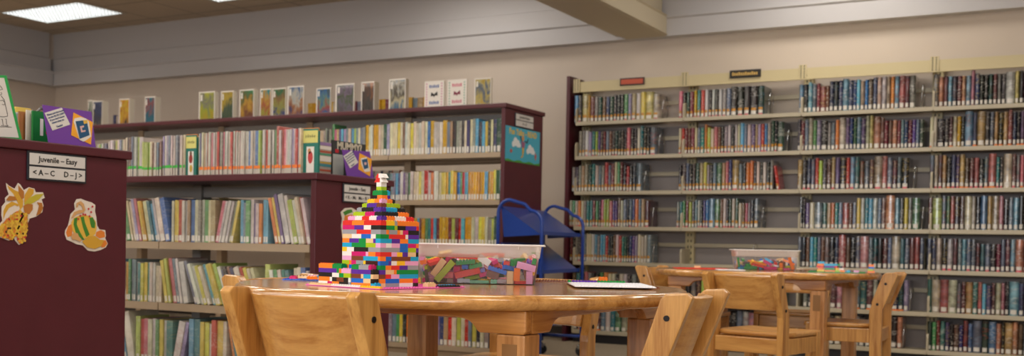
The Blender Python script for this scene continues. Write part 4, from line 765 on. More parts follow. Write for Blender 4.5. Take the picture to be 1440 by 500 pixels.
def ring(a, b, left, right, z, rnd):
    """one course of bricks two studs thick round an a x b rectangle; local -y is the seen-left face, +x the seen-right face"""
    def put(x0, y0, nx, ny, c, seen): TBR.append(((x0+nx/2-a/2)*U, (y0+ny/2-b/2)*U, z, nx, ny, c, seen))
    x = 0
    d = min(2, b)
    for c, n in left:
        n = min(n, a-x)
        if n > 0: put(x, 0, n, d, c, True)
        x += n
    if x < a: put(x, 0, a-x, d, left[-1][0], True)
    if b <= 2: return
    y = 2; skip = 2
    for c, n in right:
        if skip:
            k = min(skip, n); n -= k; skip -= k
        n = min(n, b-y)
        if n > 0: put(a-2, y, 2, n, c, True)
        y += n
    while y < b: n = min(4, b-y); put(a-2, y, 2, n, rnd.choice('ovbwr'), True); y += n
    if a > 4:
        x = 0
        while x < a-2: n = min(rnd.choice((2, 3, 4, 6)), a-2-x); put(x, b-2, n, 2, rnd.choice('robvgcykwsm'), False); x += n
        y = 2
        while y < b-2: n = min(rnd.choice((2, 3, 4, 6)), b-2-y); put(0, y, 2, n, rnd.choice('robvgcykwsm'), False); y += n
    elif a > 2: put(0, 2, a-2, b-2, rnd.choice('ogb'), False)
rnd = random.Random(5)
for i, (l, r_) in enumerate(ROWS): ring(16, 14, runs(l), runs(r_), (14-i)*BH, rnd)
for i, (a, b, l, r_) in enumerate(CAPS): ring(a, b, runs(l), runs(r_) if r_ else [], (15+i)*BH, rnd)

for k, (x0_, x1_, c_) in enumerate(((-2.0, .4, 'r'), (.4, 1.7, 'w'), (-1.6, -.2, 'r'), (-.2, 1.9, 'w'))):
    lv_ = 24+k//2; l_, r_ = x0_*U, x1_*U; z_ = 0; left_end = k % 2 == 0
    pr = [(l_, z_), (r_, z_), (r_ if left_end else r_-.008, z_+BH), (l_+.008 if left_end else l_, z_+BH)]
    MB().prism(pr, -.008, .008, 'y').build('slope_brick', BM[c_], tower, bevel=.0004, loc=(0, 0, lv_*BH))

TBR.sort(key=lambda q: (not q[6], -q[2] if q[2] > 14*BH else q[2]*0+abs(q[2]-9*BH)*0, 0))
seen = [q for q in TBR if q[6]]; seen.sort(key=lambda q: -(q[3]*q[4])-(50 if q[2] > 14.5*BH else 0)); others = seen[100:]+[q for q in TBR if not q[6]]
for x, y, z, nx, ny, c, s in seen[:100]:
    o = link('brick', brick_mesh(nx, ny, c), tower, (x, y, z)); o['label'] = f'{BC[c][1]} brick'
m = MB(); keys = list(BC)
for x, y, z, nx, ny, c, s in others: brick_geo(m, nx, ny, Matrix.Translation((x, y, z)), keys.index(c))
o = m.build('bricks', [BM[k] for k in keys], tower, weld=False); o['kind'] = 'stuff'
# two low stacks attached in front of the tower's seen-left wall
def stack(label, x0, y0, cols, sx, sy):
    p = Vector(tw_c)+ex*x0*U+ey*y0*U
    t = thing('brick_stack', label, 'toy bricks', (p.x, p.y, TB+.0016), PA, 'brick stacks on the pink plate')
    for k, line in enumerate(cols):
        x = 0
        for c, n in runs(line):
            o = link('brick', brick_mesh(n, sy, c), t, ((x+n/2)*U, sy/2*U, k*BH)); o['label'] = f'{BC[c][1]} brick'; x += n
stack('low stack of bricks left of the tower, orange brick on top', -15.6, -9.15, ["w4 m2 o3 k4 s1", "o5 w1 k2 n3 k2 w1", "k6 w3 g2 l3", "v8 g1 o1 p4", "o6 g4"], 14, 2)
stack('low stack against the tower front, green and grey bricks on top', -1.3, -9.15, ["o8 c2", "b5 t3 k1", "n4 t1 c3 t1", "v8 k1", "g3 s4 m1"], 9, 2)
def loose(label, nx, ny, c, loc, rz, group='loose bricks', h=BH):
    o = link('toy_brick', brick_mesh(nx, ny, c, h), None, loc); o.rotation_euler = (0, 0, rz); tag(o, label, 'toy brick', group)
PZ = TB+.0016
def onplate(label, nx, ny, c, ux, uy, z=0, rz=0):
    p = Vector(PC+(0,))+ex*ux*U+ey*uy*U; loose(label, nx, ny, c, (p.x, p.y, PZ+z), PA+rz, 'bricks along the pink plate edge', BH if z or 'standing' in label else BH/3)
onplate('long tan brick strip on the near left edge of the pink plate', 10, 1, 't', -9.5, -15.5)
onplate('long white brick strip on the near edge of the pink plate', 12, 1, 'w', 1.5, -15.5)
onplate('long yellow brick strip at the near corner of the pink plate', 8, 1, 'y', 11.8, -15.5)
onplate('black strip brick at the far right corner of the pink plate', 2, 8, 'k', 15, 10)
onplate('blue strip brick beside the black one on the pink plate', 2, 6, 'c', 12.5, 12)
onplate('tan brick standing on the black strip of the pink plate', 2, 3, 't', 14.5, 3.2)
def dupl(label, nx, ny, c, px, py, rz, z=0, g='bricks lying on the front table'):
    p = onZ(px, py, TB+z); loose(label, nx, ny, c, (p.x, p.y, TB+z), rz, g, BH if z < q*1.5 and 'blue plate' not in label else BH*.6)
q = .0035
for k, (lab, nx, ny, c, px, py, rz, z) in enumerate([
 ('magenta brick on the blue plate left of the tower', 2, 2, 'm', 413, 391.4, .3, 2*q), ('brown brick on the blue plate beside the magenta one', 4, 2, 'n', 421, 390.7, .6, 2*q), ('cream slab brick on the blue plate', 6, 2, 't', 432, 391, .5, 2*q),
 ('orange brick on the blue plate near the tower', 3, 2, 'o', 439, 392.3, .9, 2*q), ('sky blue brick on the blue plate by the tower stack', 3, 2, 'c', 452, 391, .5, 2*q), ('pale pink brick on the blue plate', 4, 2, 'p', 441, 390, .5, q),
 ('yellow brick lying between tower and clear bin', 3, 2, 'y', 590, 396, .6, 0),
 ('orange brick on the brown plate at the far table edge', 3, 2, 'o', 848, 394.5, .5, q)]): dupl(lab, nx, ny, c, px, py, rz, z)
gz = TB+.004+.0034
for lab, nx, ny, c, u, v in [('long green brick strip on the white plate\'s far edge', 1, 3, 'g', -11.5, 14), ('long purple brick strip on the white plate\'s far edge', 8, 1, 'v', -6.5, 15.4), ('green brick strip beside the purple one on the white plate', 9, 1, 'g', 2.2, 15.4)]:
    p = Vector((-1.068, 2.448, 0))+Vector((math.cos(R(30)), math.sin(R(30)), 0))*u*U+Vector((-math.sin(R(30)), math.cos(R(30)), 0))*v*U
    loose(lab, nx, ny, c, (p.x, p.y, gz), R(30), 'bricks on the white plate', BH/3)
# bricks built up on the green plate of the back table
GP = Vector((-1.12, 5.27, TB+.0018)); gx = Vector((math.cos(R(10)), math.sin(R(10)), 0)); gy = Vector((-gx.y, gx.x, 0))
def gp(lab, nx, ny, c, px, lv, dy=0):
    p = onZ(px, 386.5, TB); p = GP+gx*((p-GP).dot(gx))+gy*(-.09+dy); loose(lab, nx, ny, c, (p.x, p.y, TB+.0018+lv*BH), R(10), 'bricks on the green plate')
for k, (nx, c, px, lv, dy) in enumerate([(4, 'y', 1141, 0, .0), (3, 'o', 1141, 1, 0), (4, 'r', 1140, 2, 0), (4, 'o', 1141, 3, 0), (4, 'c', 1142, 4, 0), (6, 'o', 1157, 0, 0), (6, 'g', 1158, 1, 0), (6, 'v', 1157, 2, 0), (8, 'c', 1158, 3, 0), (4, 'l', 1172, 0, 0),
   (3, 'y', 1169, 1, 0), (2, 'r', 1167, 2, 0), (3, 'w', 1176, 1, 0), (2, 'k', 1175, 2, 0), (2, 'g', 1171, 3, 0), (4, 'o', 1180, 0, -.02), (5, 'w', 1186, 0, .03), (3, 'c', 1187, 0, -.02), (3, 'n', 1192, 0, .02), (3, 'p', 1201, 0, -.02),
   (4, 'o', 1224, 0, .0), (3, 'l', 1223, 1, 0), (3, 'b', 1224, 2, 0), (3, 'o', 1224, 3, 0)]):
    gp(f"{BC[c][1]} brick, level {lv+1} of the pile, {ORD(k+1)} counted from the left of the green plate" if 0 else f"{BC[c][1]} brick on the green plate, {['lowest', 'second', 'third', 'fourth', 'fifth'][lv]} level, {ORD(k+1)} from left", nx, 2, c, px, lv, dy)
dupx = [('red brick on the red plate of the back table', 3, 2, 't', 950, 378, TB+.0035)]
o = link('toy_brick', brick_mesh(4, 2, 't'), None, (-1.80, 5.22, TB+.0036)); tag(o, 'tan brick on the red plate of the back table', 'toy brick')
o.rotation_euler = (0, 0, .4)

# ------------------------------------------------------------------ clear bins full of bricks
CLEAR = None
def plastic(name, col, opac, rough):
    m = bpy.data.materials.new(name); m.use_nodes = True; n, l = nodes(m); b = n['Principled BSDF']; b.inputs['Base Color'].default_value = (*col, 1); b.inputs['Roughness'].default_value = rough
    b.inputs['Subsurface Weight'].default_value = 0
    tr = n.new('ShaderNodeBsdfTransparent'); tr.inputs[0].default_value = (.97, .97, .98, 1); mx = n.new('ShaderNodeMixShader'); mx.inputs[0].default_value = opac
    fr = n.new('ShaderNodeFresnel'); fr.inputs[0].default_value = 1.3; mm = n.new('ShaderNodeMath'); mm.operation = 'ADD'; mm.use_clamp = True; mm.inputs[1].default_value = opac; l.new(fr.outputs[0], mm.inputs[0]); l.new(mm.outputs[0], mx.inputs[0])
    l.new(tr.outputs[0], mx.inputs[1]); l.new(b.outputs[0], mx.inputs[2]); l.new(mx.outputs[0], n['Material Output'].inputs[0]); return m
CLR = plastic('clear_plastic', S(226, 226, 226), .06, .2); FROST = plastic('frosted_plastic', S(214, 208, 204), .62, .45); RIM = plastic('frosted_rim', S(226, 222, 220), .8, .3)
def rrect(hx, hy, r, n=5):
    out = []
    for cx, cy, a0 in ((hx-r, hy-r, 0), (-hx+r, hy-r, 90), (-hx+r, -hy+r, 180), (hx-r, -hy+r, 270)):
        for k in range(n+1): a = R(a0+90*k/n); out.append((cx+r*math.cos(a), cy+r*math.sin(a)))
    return out
def make_bin(label, loc, rz):
    t = thing('storage_bin', label, 'storage bin', loc, rz, 'clear plastic bins of bricks')
    def shell(name, levels, mt, close=False):
        m = MB(); loops = [[(x, y, z) for x, y in rrect(hx, hy, r)] for hx, hy, r, z in levels]; n = len(loops[0]); vs = [v for L in loops for v in L]; fs = []
        for j in range(len(loops)-1):
            for i in range(n): k = (i+1) % n; fs.append((j*n+i, j*n+k, (j+1)*n+k, (j+1)*n+i))
        if close: fs.append(tuple(range(n))[::-1])
        m.add(vs, fs, 0, True); return m.build(name, mt, t)
    t0 = .0012
    shell('lower_wall', [(.141+t0, .081+t0, .005, 0), (.1420+t0, .0820+t0, .006, .004), (.1510, .0915, .009, .066)], CLR, True)
    shell('upper_wall', [(.1510, .0915, .009, .0662), (.153, .0935, .012, .0665), (.158, .0985, .02, .099)], FROST)
    shell('rim', [(.158, .0985, .02, .0992), (.165, .1055, .024, .1005), (.167, .1075, .025, .0995), (.168, .1085, .025, .0955), (.167, .1075, .025, .0955)], RIM)
    for sx in (-1, 1): MB().box((sx*.10-.001, -.1105, .088), (sx*.10+.001, -.1072, .0955)).build('rim_tab', RIM, t)
    return t
def fill(pile, base, rz, where, seed, ind=999):
    rnd = random.Random(seed); cols = 'rrroooyyggbbcvmmpppwwwwsdtnnttl' ; Q = Matrix.Translation(base) @ Matrix.Rotation(rz, 4, 'Z'); cnt = {}
    L = []
    for a, b, x, y, z, ax, ay, az in pile:
        c = rnd.choice(cols); P = Q @ Vector((x/1e4, y/1e4, z/1e4)); L.append((a, b, c, P, Q.to_3x3() @ Matrix.Rotation(az/100, 3, 'Z') @ Matrix.Rotation(ay/100, 3, 'Y') @ Matrix.Rotation(ax/100, 3, 'X')))
    L.sort(key=lambda q: (q[3]-CAM).dot(RI)/(q[3]-CAM).dot(FW)); L2 = sorted(L, key=lambda q: (q[3]-CAM).dot(FW)-2.2*q[3].z)
    ok = set(id(q) for q in L2[:ind]); rest = MB()
    for q in L:
        a, b, c, P, Rm = q; T = Rm.to_4x4(); T.translation = P + Rm @ Vector((0, 0, -.0056))
        if id(q) in ok:
            o = link('toy_brick', brick_mesh(a, b, c)); o.matrix_world = T; cnt[c] = cnt.get(c, 0)+1
            tag(o, f"{BC[c][1]} {a} by {b} brick {where}, {ORD(cnt[c])} {BC[c][1]} one from left", 'toy brick', 'bricks '+where)
        else: brick_geo(rest, a, b, T, list(BC).index(c))
    if rest.v:
        o = rest.build('toy_bricks', [BM[k] for k in BC], None, weld=False); tag(o, 'remaining bricks heaped at the bottom and back of the far bin', 'toy bricks', None, 'stuff')
B1 = (-1.412, 2.395, TB); B1R = R(29.5)
make_bin('frosted clear bin of toy bricks in front, right of the tower', B1, B1R)
fill(PILE_A, (B1[0], B1[1], TB+.0016), B1R, 'in the front bin', 4)
B2 = (-1.51, 5.40, TB); B2R = R(24)
make_bin('frosted clear bin of toy bricks on the back table', B2, B2R)
fill(PILE_B, (B2[0], B2[1], TB+.0016), B2R, 'in the back bin', 8, 40)
# ------------------------------------------------------------------ blue book cart
def cart():
    a = Vector((-3.215, 5.95, 0)); b = Vector((-3.377, 6.90, 0)); c = (a+b)/2; rz = math.atan2(b.y-a.y, b.x-a.x)-R(90); L = (b-a).length/2; W = .145
    t = thing('book_cart', 'blue metal book cart with slanted shelf and casters beyond the front table', 'book cart', c, rz)
    zl, zr = 1.062, .985
    for s in (-1, 1):
        pts = [(-W, s*L, .10), (-W, s*L, zl-.09)]
        for k in range(1, 7): q = R(15*k); pts.append((-W+.075*(1-math.cos(q)), s*L, zl-.09+.085*math.sin(q)))
        pts += [(.03, s*L, zr+.045)]
        for k in range(0, 7): q = R(15*k); pts.append((W-.075+.075*math.sin(q), s*L, zr-.075+.08*math.cos(q)))
        pts += [(W, s*L, zr-.1), (W, s*L, .10)]
        MB().tube(pts, .0115, 12).build('end_hoop', BLUE, t)
        MB().tube([(-W, s*L, .14), (W, s*L, .14)], .011, 10).build('cross_bar', BLUE, t)
        for x in (-W, W):
            k = MB().tube([(x, s*L, .105), (x, s*L, .075)], .008, 8).build('caster_stem', STEEL, t)
            MB().prism([(x-.026, .078), (x+.026, .078), (x+.02, .048), (x-.02, .048)], s*L-.02, s*L+.02, 'y').build('caster_fork', STEEL, k, bevel=.002)
            MB().cyl((x, s*L-.012, .036), .036, .024, 'y', 20).build('caster_wheel', RUBBER, k)
    for n_, (z0, z1) in enumerate(((1.02, .845), (.79, .60), (.45, .26))):
        m = MB(); x0, x1 = -W+.014, W-.014; y0, y1 = -L+.015, L-.015; th = .004
        m.add([(x0, y0, z0), (x1, y0, z1), (x1, y1, z1), (x0, y1, z0), (x0, y0, z0-th), (x1, y0, z1-th), (x1, y1, z1-th), (x0, y1, z0-th)],
              [(0, 1, 2, 3), (4, 7, 6, 5), (0, 4, 5, 1), (1, 5, 6, 2), (2, 6, 7, 3), (3, 7, 4, 0)])
        # end gussets under the slant and a front lip
        for y in (y0, y1-.003): m.prism([(x0, z0-th), (x1, z1-th), (x0+.02, z1-.02)], y, y+.003, 'y')
        m.box((x1-.003, y0, z1), (x1, y1, z1+.02)); m.build('slanted_shelf', BLUE, t, weld=False)
    return t
cart()

# ------------------------------------------------------------------ flat things on the end panels
def YZ(px, X): return [(onX(x, y, X).y, onX(x, y, X).z) for x, y in px]
def flat(name, px, X, th, m, parent=None, ofs=0.):
    """thin flat shape with its outline on the plane x = X; stands out by th"""
    b = MB(); b.prism(YZ(px, X), X+ofs, X+ofs+th, 'x'); return b.build(name, m, parent, weld=False)
def Z(pts, ox, oy, k): return [(ox+x/k, oy+y/k) for x, y in pts]
STW = mat('sticker_white', S(222, 212, 200), .4)
K = lambda n, c: mat('ink_'+n, S(*c), .45)
def sticker(label, outline, X, shapes, name='cutout', group='paper cutouts on the bookcase ends'):
    root = flat(name, outline, X, .0012, STW, None, .0006); tag(root, label, 'wall decoration', group)
    o = .0012
    for nm, px, m in shapes:
        o += .00025; flat(nm, px, X, .0008, m, root, o)
    return root, o
z5 = lambda pts: Z(pts, 0, 250, 5.)
GOLD = K('gold', (206, 158, 52)); BRN = K('ochre_brown', (176, 112, 44)); YG = K('yellow_green', (186, 172, 52)); ORN = K('orange', (220, 128, 48)); TAN = K('tan', (206, 158, 104))
REDB = K('berry_red', (190, 42, 50)); GRN = K('gourd_green', (62, 128, 44)); YEL = K('gourd_yellow', (222, 178, 70)); DRK = K('dark_outline', (70, 40, 24))
corn, o_ = sticker('cutout of coloured corn with yellow husks on the near bookcase end',
    z5([(40, 35), (62, 55), (100, 75), (125, 35), (140, 45), (165, 85), (200, 65), (240, 75), (248, 100), (300, 100), (312, 140), (290, 150), (303, 190), (295, 240), (250, 272), (205, 285), (190, 330), (178, 400), (165, 450), (130, 470), (105, 440), (95, 420), (60, 440), (0, 418), (-22, 380), (-10, 330), (15, 300), (8, 260), (10, 200), (35, 170), (33, 140), (60, 115), (45, 70)]), NX, [
    ('husk', z5([(48, 50), (100, 85), (135, 100), (160, 160), (158, 200), (140, 225), (130, 190), (115, 160), (90, 110), (60, 80)]), GOLD),
    ('husk', z5([(130, 185), (80, 165), (40, 190), (22, 230), (20, 290), (35, 250), (60, 210), (100, 190), (125, 200)]), GOLD),
    ('husk', z5([(125, 50), (165, 95), (165, 140), (150, 150), (128, 110)]), BRN),
    ('husk', z5([(200, 70), (235, 80), (230, 110), (185, 165), (165, 175), (170, 120)]), GOLD),
    ('husk', z5([(165, 180), (200, 140), (250, 115), (305, 110), (270, 150), (220, 180), (175, 195)]), YG),
    ('husk', z5([(255, 170), (290, 175), (298, 210), (280, 250), (250, 265), (262, 230), (270, 195)]), BRN),
    ('husk', z5([(165, 230), (160, 195), (190, 180), (225, 185), (225, 220), (200, 255), (170, 245)]), BRN),
    ('husk', z5([(38, 155), (60, 125), (100, 130), (115, 155), (60, 160)]), BRN),
    ('corn_cob', z5([(100, 240), (140, 225), (155, 260), (110, 400), (80, 435), (20, 420), (-12, 400), (-8, 340), (40, 290)]), BRN),
    ('corn_cob', z5([(150, 240), (185, 250), (190, 330), (170, 440), (140, 460), (115, 440), (112, 380)]), BRN)])
def inside(p, poly):
    r_ = False; n = len(poly)
    for i in range(n):
        a, b = poly[i], poly[(i+1) % n]
        if (a[1] > p[1]) != (b[1] > p[1]) and p[0] < (b[0]-a[0])*(p[1]-a[1])/(b[1]-a[1])+a[0]: r_ = not r_
    return r_
rnd = random.Random(9); kc = [GOLD, ORN, YEL, BRN, REDB, K('kernel_yellow', (226, 190, 60)), DRK]
for poly in ([(100, 240), (140, 225), (155, 260), (110, 400), (80, 435), (20, 420), (-12, 400), (-8, 340), (40, 290)], [(150, 240), (185, 250), (190, 330), (170, 440), (140, 460), (115, 440), (112, 380)]):
    m = MB()
    for j in range(0, 20):
        for i in range(0, 18):
            p = (-20+i*14+(j % 2)*7, 228+j*12.5)
            if inside(p, poly):
                q = onX(p[0]/5, 250+p[1]/5, NX); m.cyl((NX+o_+.0006, q.y, q.z), .0038, .0007, 'x', 8, rnd.choices(range(7), (6, 5, 6, 2, 1, 6, .4))[0])
    o = m.build('kernels', kc, corn, weld=False); o['kind'] = 'stuff'
zs = lambda pts: Z(pts, 80, 270, 5.5556)
sq, o_ = sticker('cutout of green and yellow striped squash with leaves on near bookcase end',
    zs([(150, 55), (185, 50), (220, 65), (270, 80), (298, 100), (295, 150), (305, 190), (312, 260), (330, 290), (375, 295), (380, 340), (375, 360), (395, 400), (380, 430), (340, 450), (290, 462), (240, 455), (200, 415), (150, 405), (110, 385), (75, 370), (60, 330), (62, 300), (85, 260), (95, 220), (105, 170), (140, 135), (133, 90)]), NX, [
    ('leaf', zs([(85, 265), (120, 240), (115, 340), (80, 350), (68, 315)]), ORN),
    ('leaf', zs([(305, 310), (340, 295), (368, 310), (372, 350), (330, 360), (300, 340)]), ORN),
    ('leaf', zs([(340, 390), (375, 372), (390, 400), (370, 428), (345, 432)]), ORN),
    ('gourd', zs([(108, 235), (130, 200), (165, 183), (210, 178), (265, 188), (298, 225), (306, 280), (296, 325), (262, 352), (200, 362), (150, 352), (118, 300)]), YEL),
    ('stripe', zs([(130, 205), (155, 195), (150, 250), (175, 310), (210, 370), (180, 372), (140, 310), (125, 250)]), GRN),
    ('stripe', zs([(180, 195), (205, 190), (215, 240), (250, 330), (225, 350), (200, 280)]), GRN),
    ('stripe', zs([(250, 200), (275, 195), (295, 240), (290, 280), (265, 275), (255, 240)]), GRN),
    ('cap', zs([(105, 205), (128, 155), (170, 138), (205, 140), (208, 156), (150, 170), (118, 200)]), TAN),
    ('stem', zs([(145, 120), (148, 85), (180, 68), (203, 90), (217, 140), (200, 150), (190, 110), (167, 90), (155, 118)]), TAN),
    ('leaf', zs([(190, 385), (240, 345), (290, 340), (330, 370), (362, 372), (340, 420), (290, 442), (230, 430)]), GOLD),
    ('mushroom', zs([(103, 340), (125, 315), (155, 320), (165, 345), (190, 372), (175, 386), (140, 370), (115, 370)]), TAN)])
for bx, by in ((160, 208), (175, 183), (198, 172), (215, 175), (247, 187), (260, 155), (240, 130), (270, 112)):
    q = onX(80+bx/5.5556, 270+by/5.5556, NX); MB().cyl((NX+o_+.0006, q.y, q.z), .0035, .0008, 'x', 12).build('berry', REDB, sq)
zm = lambda pts: Z(pts, 470, 250, 6.25)
sticker('pumpkin cutout with green leaf, partly behind the block tower',
    zm([(55, 300), (90, 265), (150, 260), (195, 285), (205, 330), (200, 420), (180, 500), (150, 560), (100, 580), (70, 520), (58, 420), (68, 360)]), MX, [
    ('pumpkin', zm([(90, 330), (150, 320), (190, 340), (195, 420), (172, 520), (112, 550), (78, 480), (76, 400)]), ORN),
    ('leaf', zm([(75, 300), (110, 280), (150, 275), (160, 300), (122, 312), (90, 330)]), GRN)])
# shelf-range signs
PLATE = mat('sign_plate_grey', S(206, 204, 202), .35)
def face_px(X, y, z): return Matrix(((0, 0, 1, X), (1, 0, 0, y), (0, 1, 0, z), (0, 0, 0, 1)))     # local x -> +Y, local y -> +Z, faces +X
def end_sign(label, X, ya, yb, za, zb, lines, size):
    t = thing('shelf_sign', label, 'sign', (X, (ya+yb)/2, (za+zb)/2), 0, 'range signs on the bookcase ends')
    w, h = (yb-ya)/2, (zb-za)/2; g = .0062
    MB().box((.0005, -w, -h), (.0065, w, h)).build('frame', FRAMEB, t, bevel=.002)
    for k, tx in enumerate(lines):
        z0, z1 = (g*.5, h-g) if k == 0 else (-h+g, -g*.5)
        MB().box((.0068, -w+g, z0), (.0078, w-g, z1)).build('plate', PLATE, t, bevel=.0008)
        if tx: lettering(tx, size, BLACK, face_px(.008, 0, (z0+z1)/2), t, bold=.02)
end_sign('sign reading Juvenile - Easy, A-C and D-J on the near bookcase', NX, 2.224, 2.446, .947, 1.038, ['Juvenile – Easy', '< A – C     D – J >'], .0245)
end_sign('sign reading Juvenile - Easy above the pumpkin on the middle bookcase', MX+.0006, 3.872, 4.078, .950, 1.036, ['Juvenile – Easy', '< K – Mc   Mo – R >'], .021)
end_sign('small two-plate sign on the tall bookcase above the poster', TX, 6.425, 6.69, 1.578, 1.672, ['Juvenile Fiction', 'A – Z'], .024)
# poster on the tall case
def poster():
    X = TX+.001; t = thing('poster', 'sky blue reading poster with clouds taped to the tall bookcase end', 'poster', (X, 6.55, 1.455))
    w, h = .25, .118
    bl = mat('poster_sky_blue', S(72, 172, 200), .4); MB().box((0, -w, -h), (.0012, w, h)).build('sheet', bl, t)
    MB().prism([(-w, -h)]+[(-w+2*w*k/12, -h+.012+.006*math.sin(k*1.7)) for k in range(13)]+[(w, -h)], .0013, .0017, 'x').build('grass', K('grass', (74, 150, 60)), t, weld=False)
    lettering('Fun Talks - READ', .055, K('poster_yellow', (224, 186, 70)), face_px(.0014, 0, .085), t, bold=.03)
    cw = K('cloud', (226, 230, 232))
    for cy, cz in ((-.10, .012), (.11, -.02)):
        m = MB()
        for dy, dz, r_ in ((-.04, -.01, .02), (-.01, .008, .03), (.025, -.002, .026), (.05, -.012, .016)): m.cyl((.0013+.0001*abs(dy)*50, cy+dy, cz+dz), r_, .0004, 'x', 18)
        m.build('cloud', cw, t, weld=False)
    def P(nm, pts, c, o): MB().prism(pts, .0018+o, .0022+o, 'x').build(nm, c, t, weld=False)
    P('jumping_child', [(-.02, -.01), (-.03, .03), (-.012, .035), (.0, .028), (.028, .03), (.02, -.012), (.004, -.03)], K('shirt', (150, 92, 130)), 0)
    P('sleeve', [(-.03, .03), (-.048, .062), (-.038, .068), (-.018, .034)], K('sleeve', (40, 70, 80)), .0002); P('sleeve', [(.024, .03), (.06, .02), (.075, .05), (.066, .055), (.052, .032), (.02, .038)], K('sleeve', (40, 70, 80)), .0002)
    P('trousers', [(-.015, -.012), (.012, -.012), (.012, -.04), (-.002, -.075), (-.03, -.086), (-.03, -.076), (-.012, -.066)], K('trousers', (208, 168, 60)), .0004)
    MB().cyl((.0022, -.004, .052), .018, .0005, 'x', 16).build('head', K('skin', (206, 150, 96)), t)
    P('flower', [(-.19, -.05), (-.17, -.03), (-.15, -.045), (-.17, -.062)], K('flower', (190, 90, 80)), 0); P('flower', [(.17, -.06), (.185, -.03), (.20, -.055), (.185, -.09)], K('flower', (190, 90, 110)), 0)
poster()
# purple place-a-book notes standing on two cases
PURP = mat('purple_card', S(112, 62, 160), .6); OCH = mat('orange_card', S(240, 168, 44), .6); NOTE = mat('note_paper', S(216, 214, 210), .7); BLUEI = K('book_blue', (34, 84, 124))
def purple(label, X, quad, note, orange, pic, blue, bits, lines, size):
    q = YZ(quad, X); zmin = min(MH+.0006, min(p[1] for p in q)); q[2] = (q[2][0], MH+.0006); q[3] = (q[3][0], MH+.0006)
    b = MB(); b.prism(q, X, X+.002, 'x'); r = b.build('purple_notice', PURP, weld=False); tag(r, label, 'notice', 'purple notices on the bookcases')
    # folded foot so that the card stands
    f = MB(); yy = [p[0] for p in q[2:]]; f.box((X-.05, min(yy)+.002, MH+.0006), (X, max(yy)-.002, MH+.0018)); f.build('folded_foot', PURP, r)
    flat('note', note, X, .0006, NOTE, r, .0024); flat('orange_card', orange, X, .0006, OCH, r, .0024); flat('picture', pic, X, .0005, WHITE, r, .0032); flat('picture_book', blue, X, .0005, BLUEI, r, .0040)
    for c, px in bits: flat('picture_detail', px, X, .0004, c, r, .0047)
    nq = YZ(note, X); a = Vector((0, *nq[0])); bb = Vector((0, *nq[1])); d = Vector((0, *nq[3])); ux = (bb-a).normalized(); uy = Vector((1, 0, 0)).cross(ux)
    cx = sum((Vector((0, *p)) for p in nq), Vector())/4; T = Matrix(((ux.x, uy.x, 1, X+.0032), (ux.y, uy.y, 0, 0), (ux.z, uy.z, 0, 0), (0, 0, 0, 1)))
    hgt = (d-a).length
    for k, tx in enumerate(lines):
        p = cx+uy*hgt*(.34-.155*k-(.1 if k == 4 else 0)); T2 = T.copy(); T2[1][3] = p.y; T2[2][3] = p.z
        lettering(tx, size, K('note_blue', (40, 70, 120)), T2, r, bold=.03)
    return r
zn = lambda pts: Z(pts, 55, 145, 7.69)
purple('purple notice with white note and orange card on the near bookcase', -3.0, [(59, 147), (128, 157), (134.5, 207), (68, 198)], zn([(52, 105), (240, 48), (330, 230), (138, 295)]), zn([(365, 100), (575, 205), (555, 447), (340, 345)]),
    zn([(375, 165), (440, 150), (500, 165), (530, 200), (555, 360), (500, 400), (470, 415), (430, 395), (365, 200)]), zn([(385, 195), (505, 180), (537, 345), (430, 385)]),
    [(K('picture_pink', (220, 180, 176)), zn([(430, 250), (472, 240), (476, 258), (450, 265), (458, 295), (490, 290), (492, 305), (445, 315)])), (K('picture_yellow', (220, 180, 80)), zn([(465, 185), (510, 180), (515, 215), (475, 225)]))],
    ['Please put the books', 'on the BLUE CART', 'if you don\'t know', 'where they go.', 'Thanks!'], .0082)
zn2 = lambda pts: Z(pts, 475, 195, 5.26)
purple('purple notice with white note and orange card on the middle bookcase', -3.025, [(480.7, 210.2), (519.7, 213), (525.4, 249.2), (487.4, 246.3)], zn2([(38, 128), (100, 85), (148, 175), (88, 218)]), zn2([(157, 105), (248, 150), (235, 278), (148, 225)]),
    zn2([(165, 145), (210, 135), (225, 190), (235, 240), (195, 245), (170, 190)]), zn2([(172, 155), (212, 145), (222, 215), (190, 225)]),
    [(K('picture_pink', (220, 180, 176)), zn2([(188, 175), (205, 172), (208, 190), (192, 195)]))], ['Please put the books', 'on the BLUE CART', 'if you don\'t know', 'where they go.', 'Thanks!'], .0085)
# green-framed drawing at the far left
X = -3.02
dr = MB(); qq = YZ([(-40, 104), (8.4, 106), (31, 196), (-22, 192)], X); qq[2] = (qq[2][0], MH+.0006); qq[3] = (qq[3][0], MH+.0006); dr.prism(qq, X, X+.003, 'x')
dr = dr.build('framed_drawing', mat('green_card', S(38, 158, 78), .5), weld=False); tag(dr, 'green-bordered card with a black line drawing, cut by the left edge', 'drawing')
flat('paper', [(-35, 108), (4.6, 109.6), (25.4, 193.5), (-20, 191)], X, .0006, mat('drawing_paper', S(214, 212, 208), .6), dr, .0034)
def stroke(pts, w, X, ofs, parent):
    b = MB(); P = [onX(x, y, X) for x, y in pts]
    for p in P: p.x = X+ofs
    b.tube(P, w, 6); b.build('ink_line', BLACK, parent, weld=False)
zf = lambda pts: Z(pts, 0, 95, 4.77)
for s_ in ([(-8, 120), (2, 130), (12, 146), (-8, 150)], [(-6, 185), (4, 180), (6, 172), (0, 165)], [(2, 190), (22, 215), (30, 250), (44, 312), (44, 325), (20, 330), (-8, 328)], [(-4, 222), (12, 218), (28, 236), (22, 250), (8, 246)],
           [(2, 346), (10, 346), (14, 380), (22, 388), (2, 388)], [(28, 344), (36, 346), (38, 380), (50, 390), (28, 390)], [(-8, 396), (30, 396), (60, 398), (72, 400)]):
    stroke(zf(s_), .0009, X, .0042, dr)
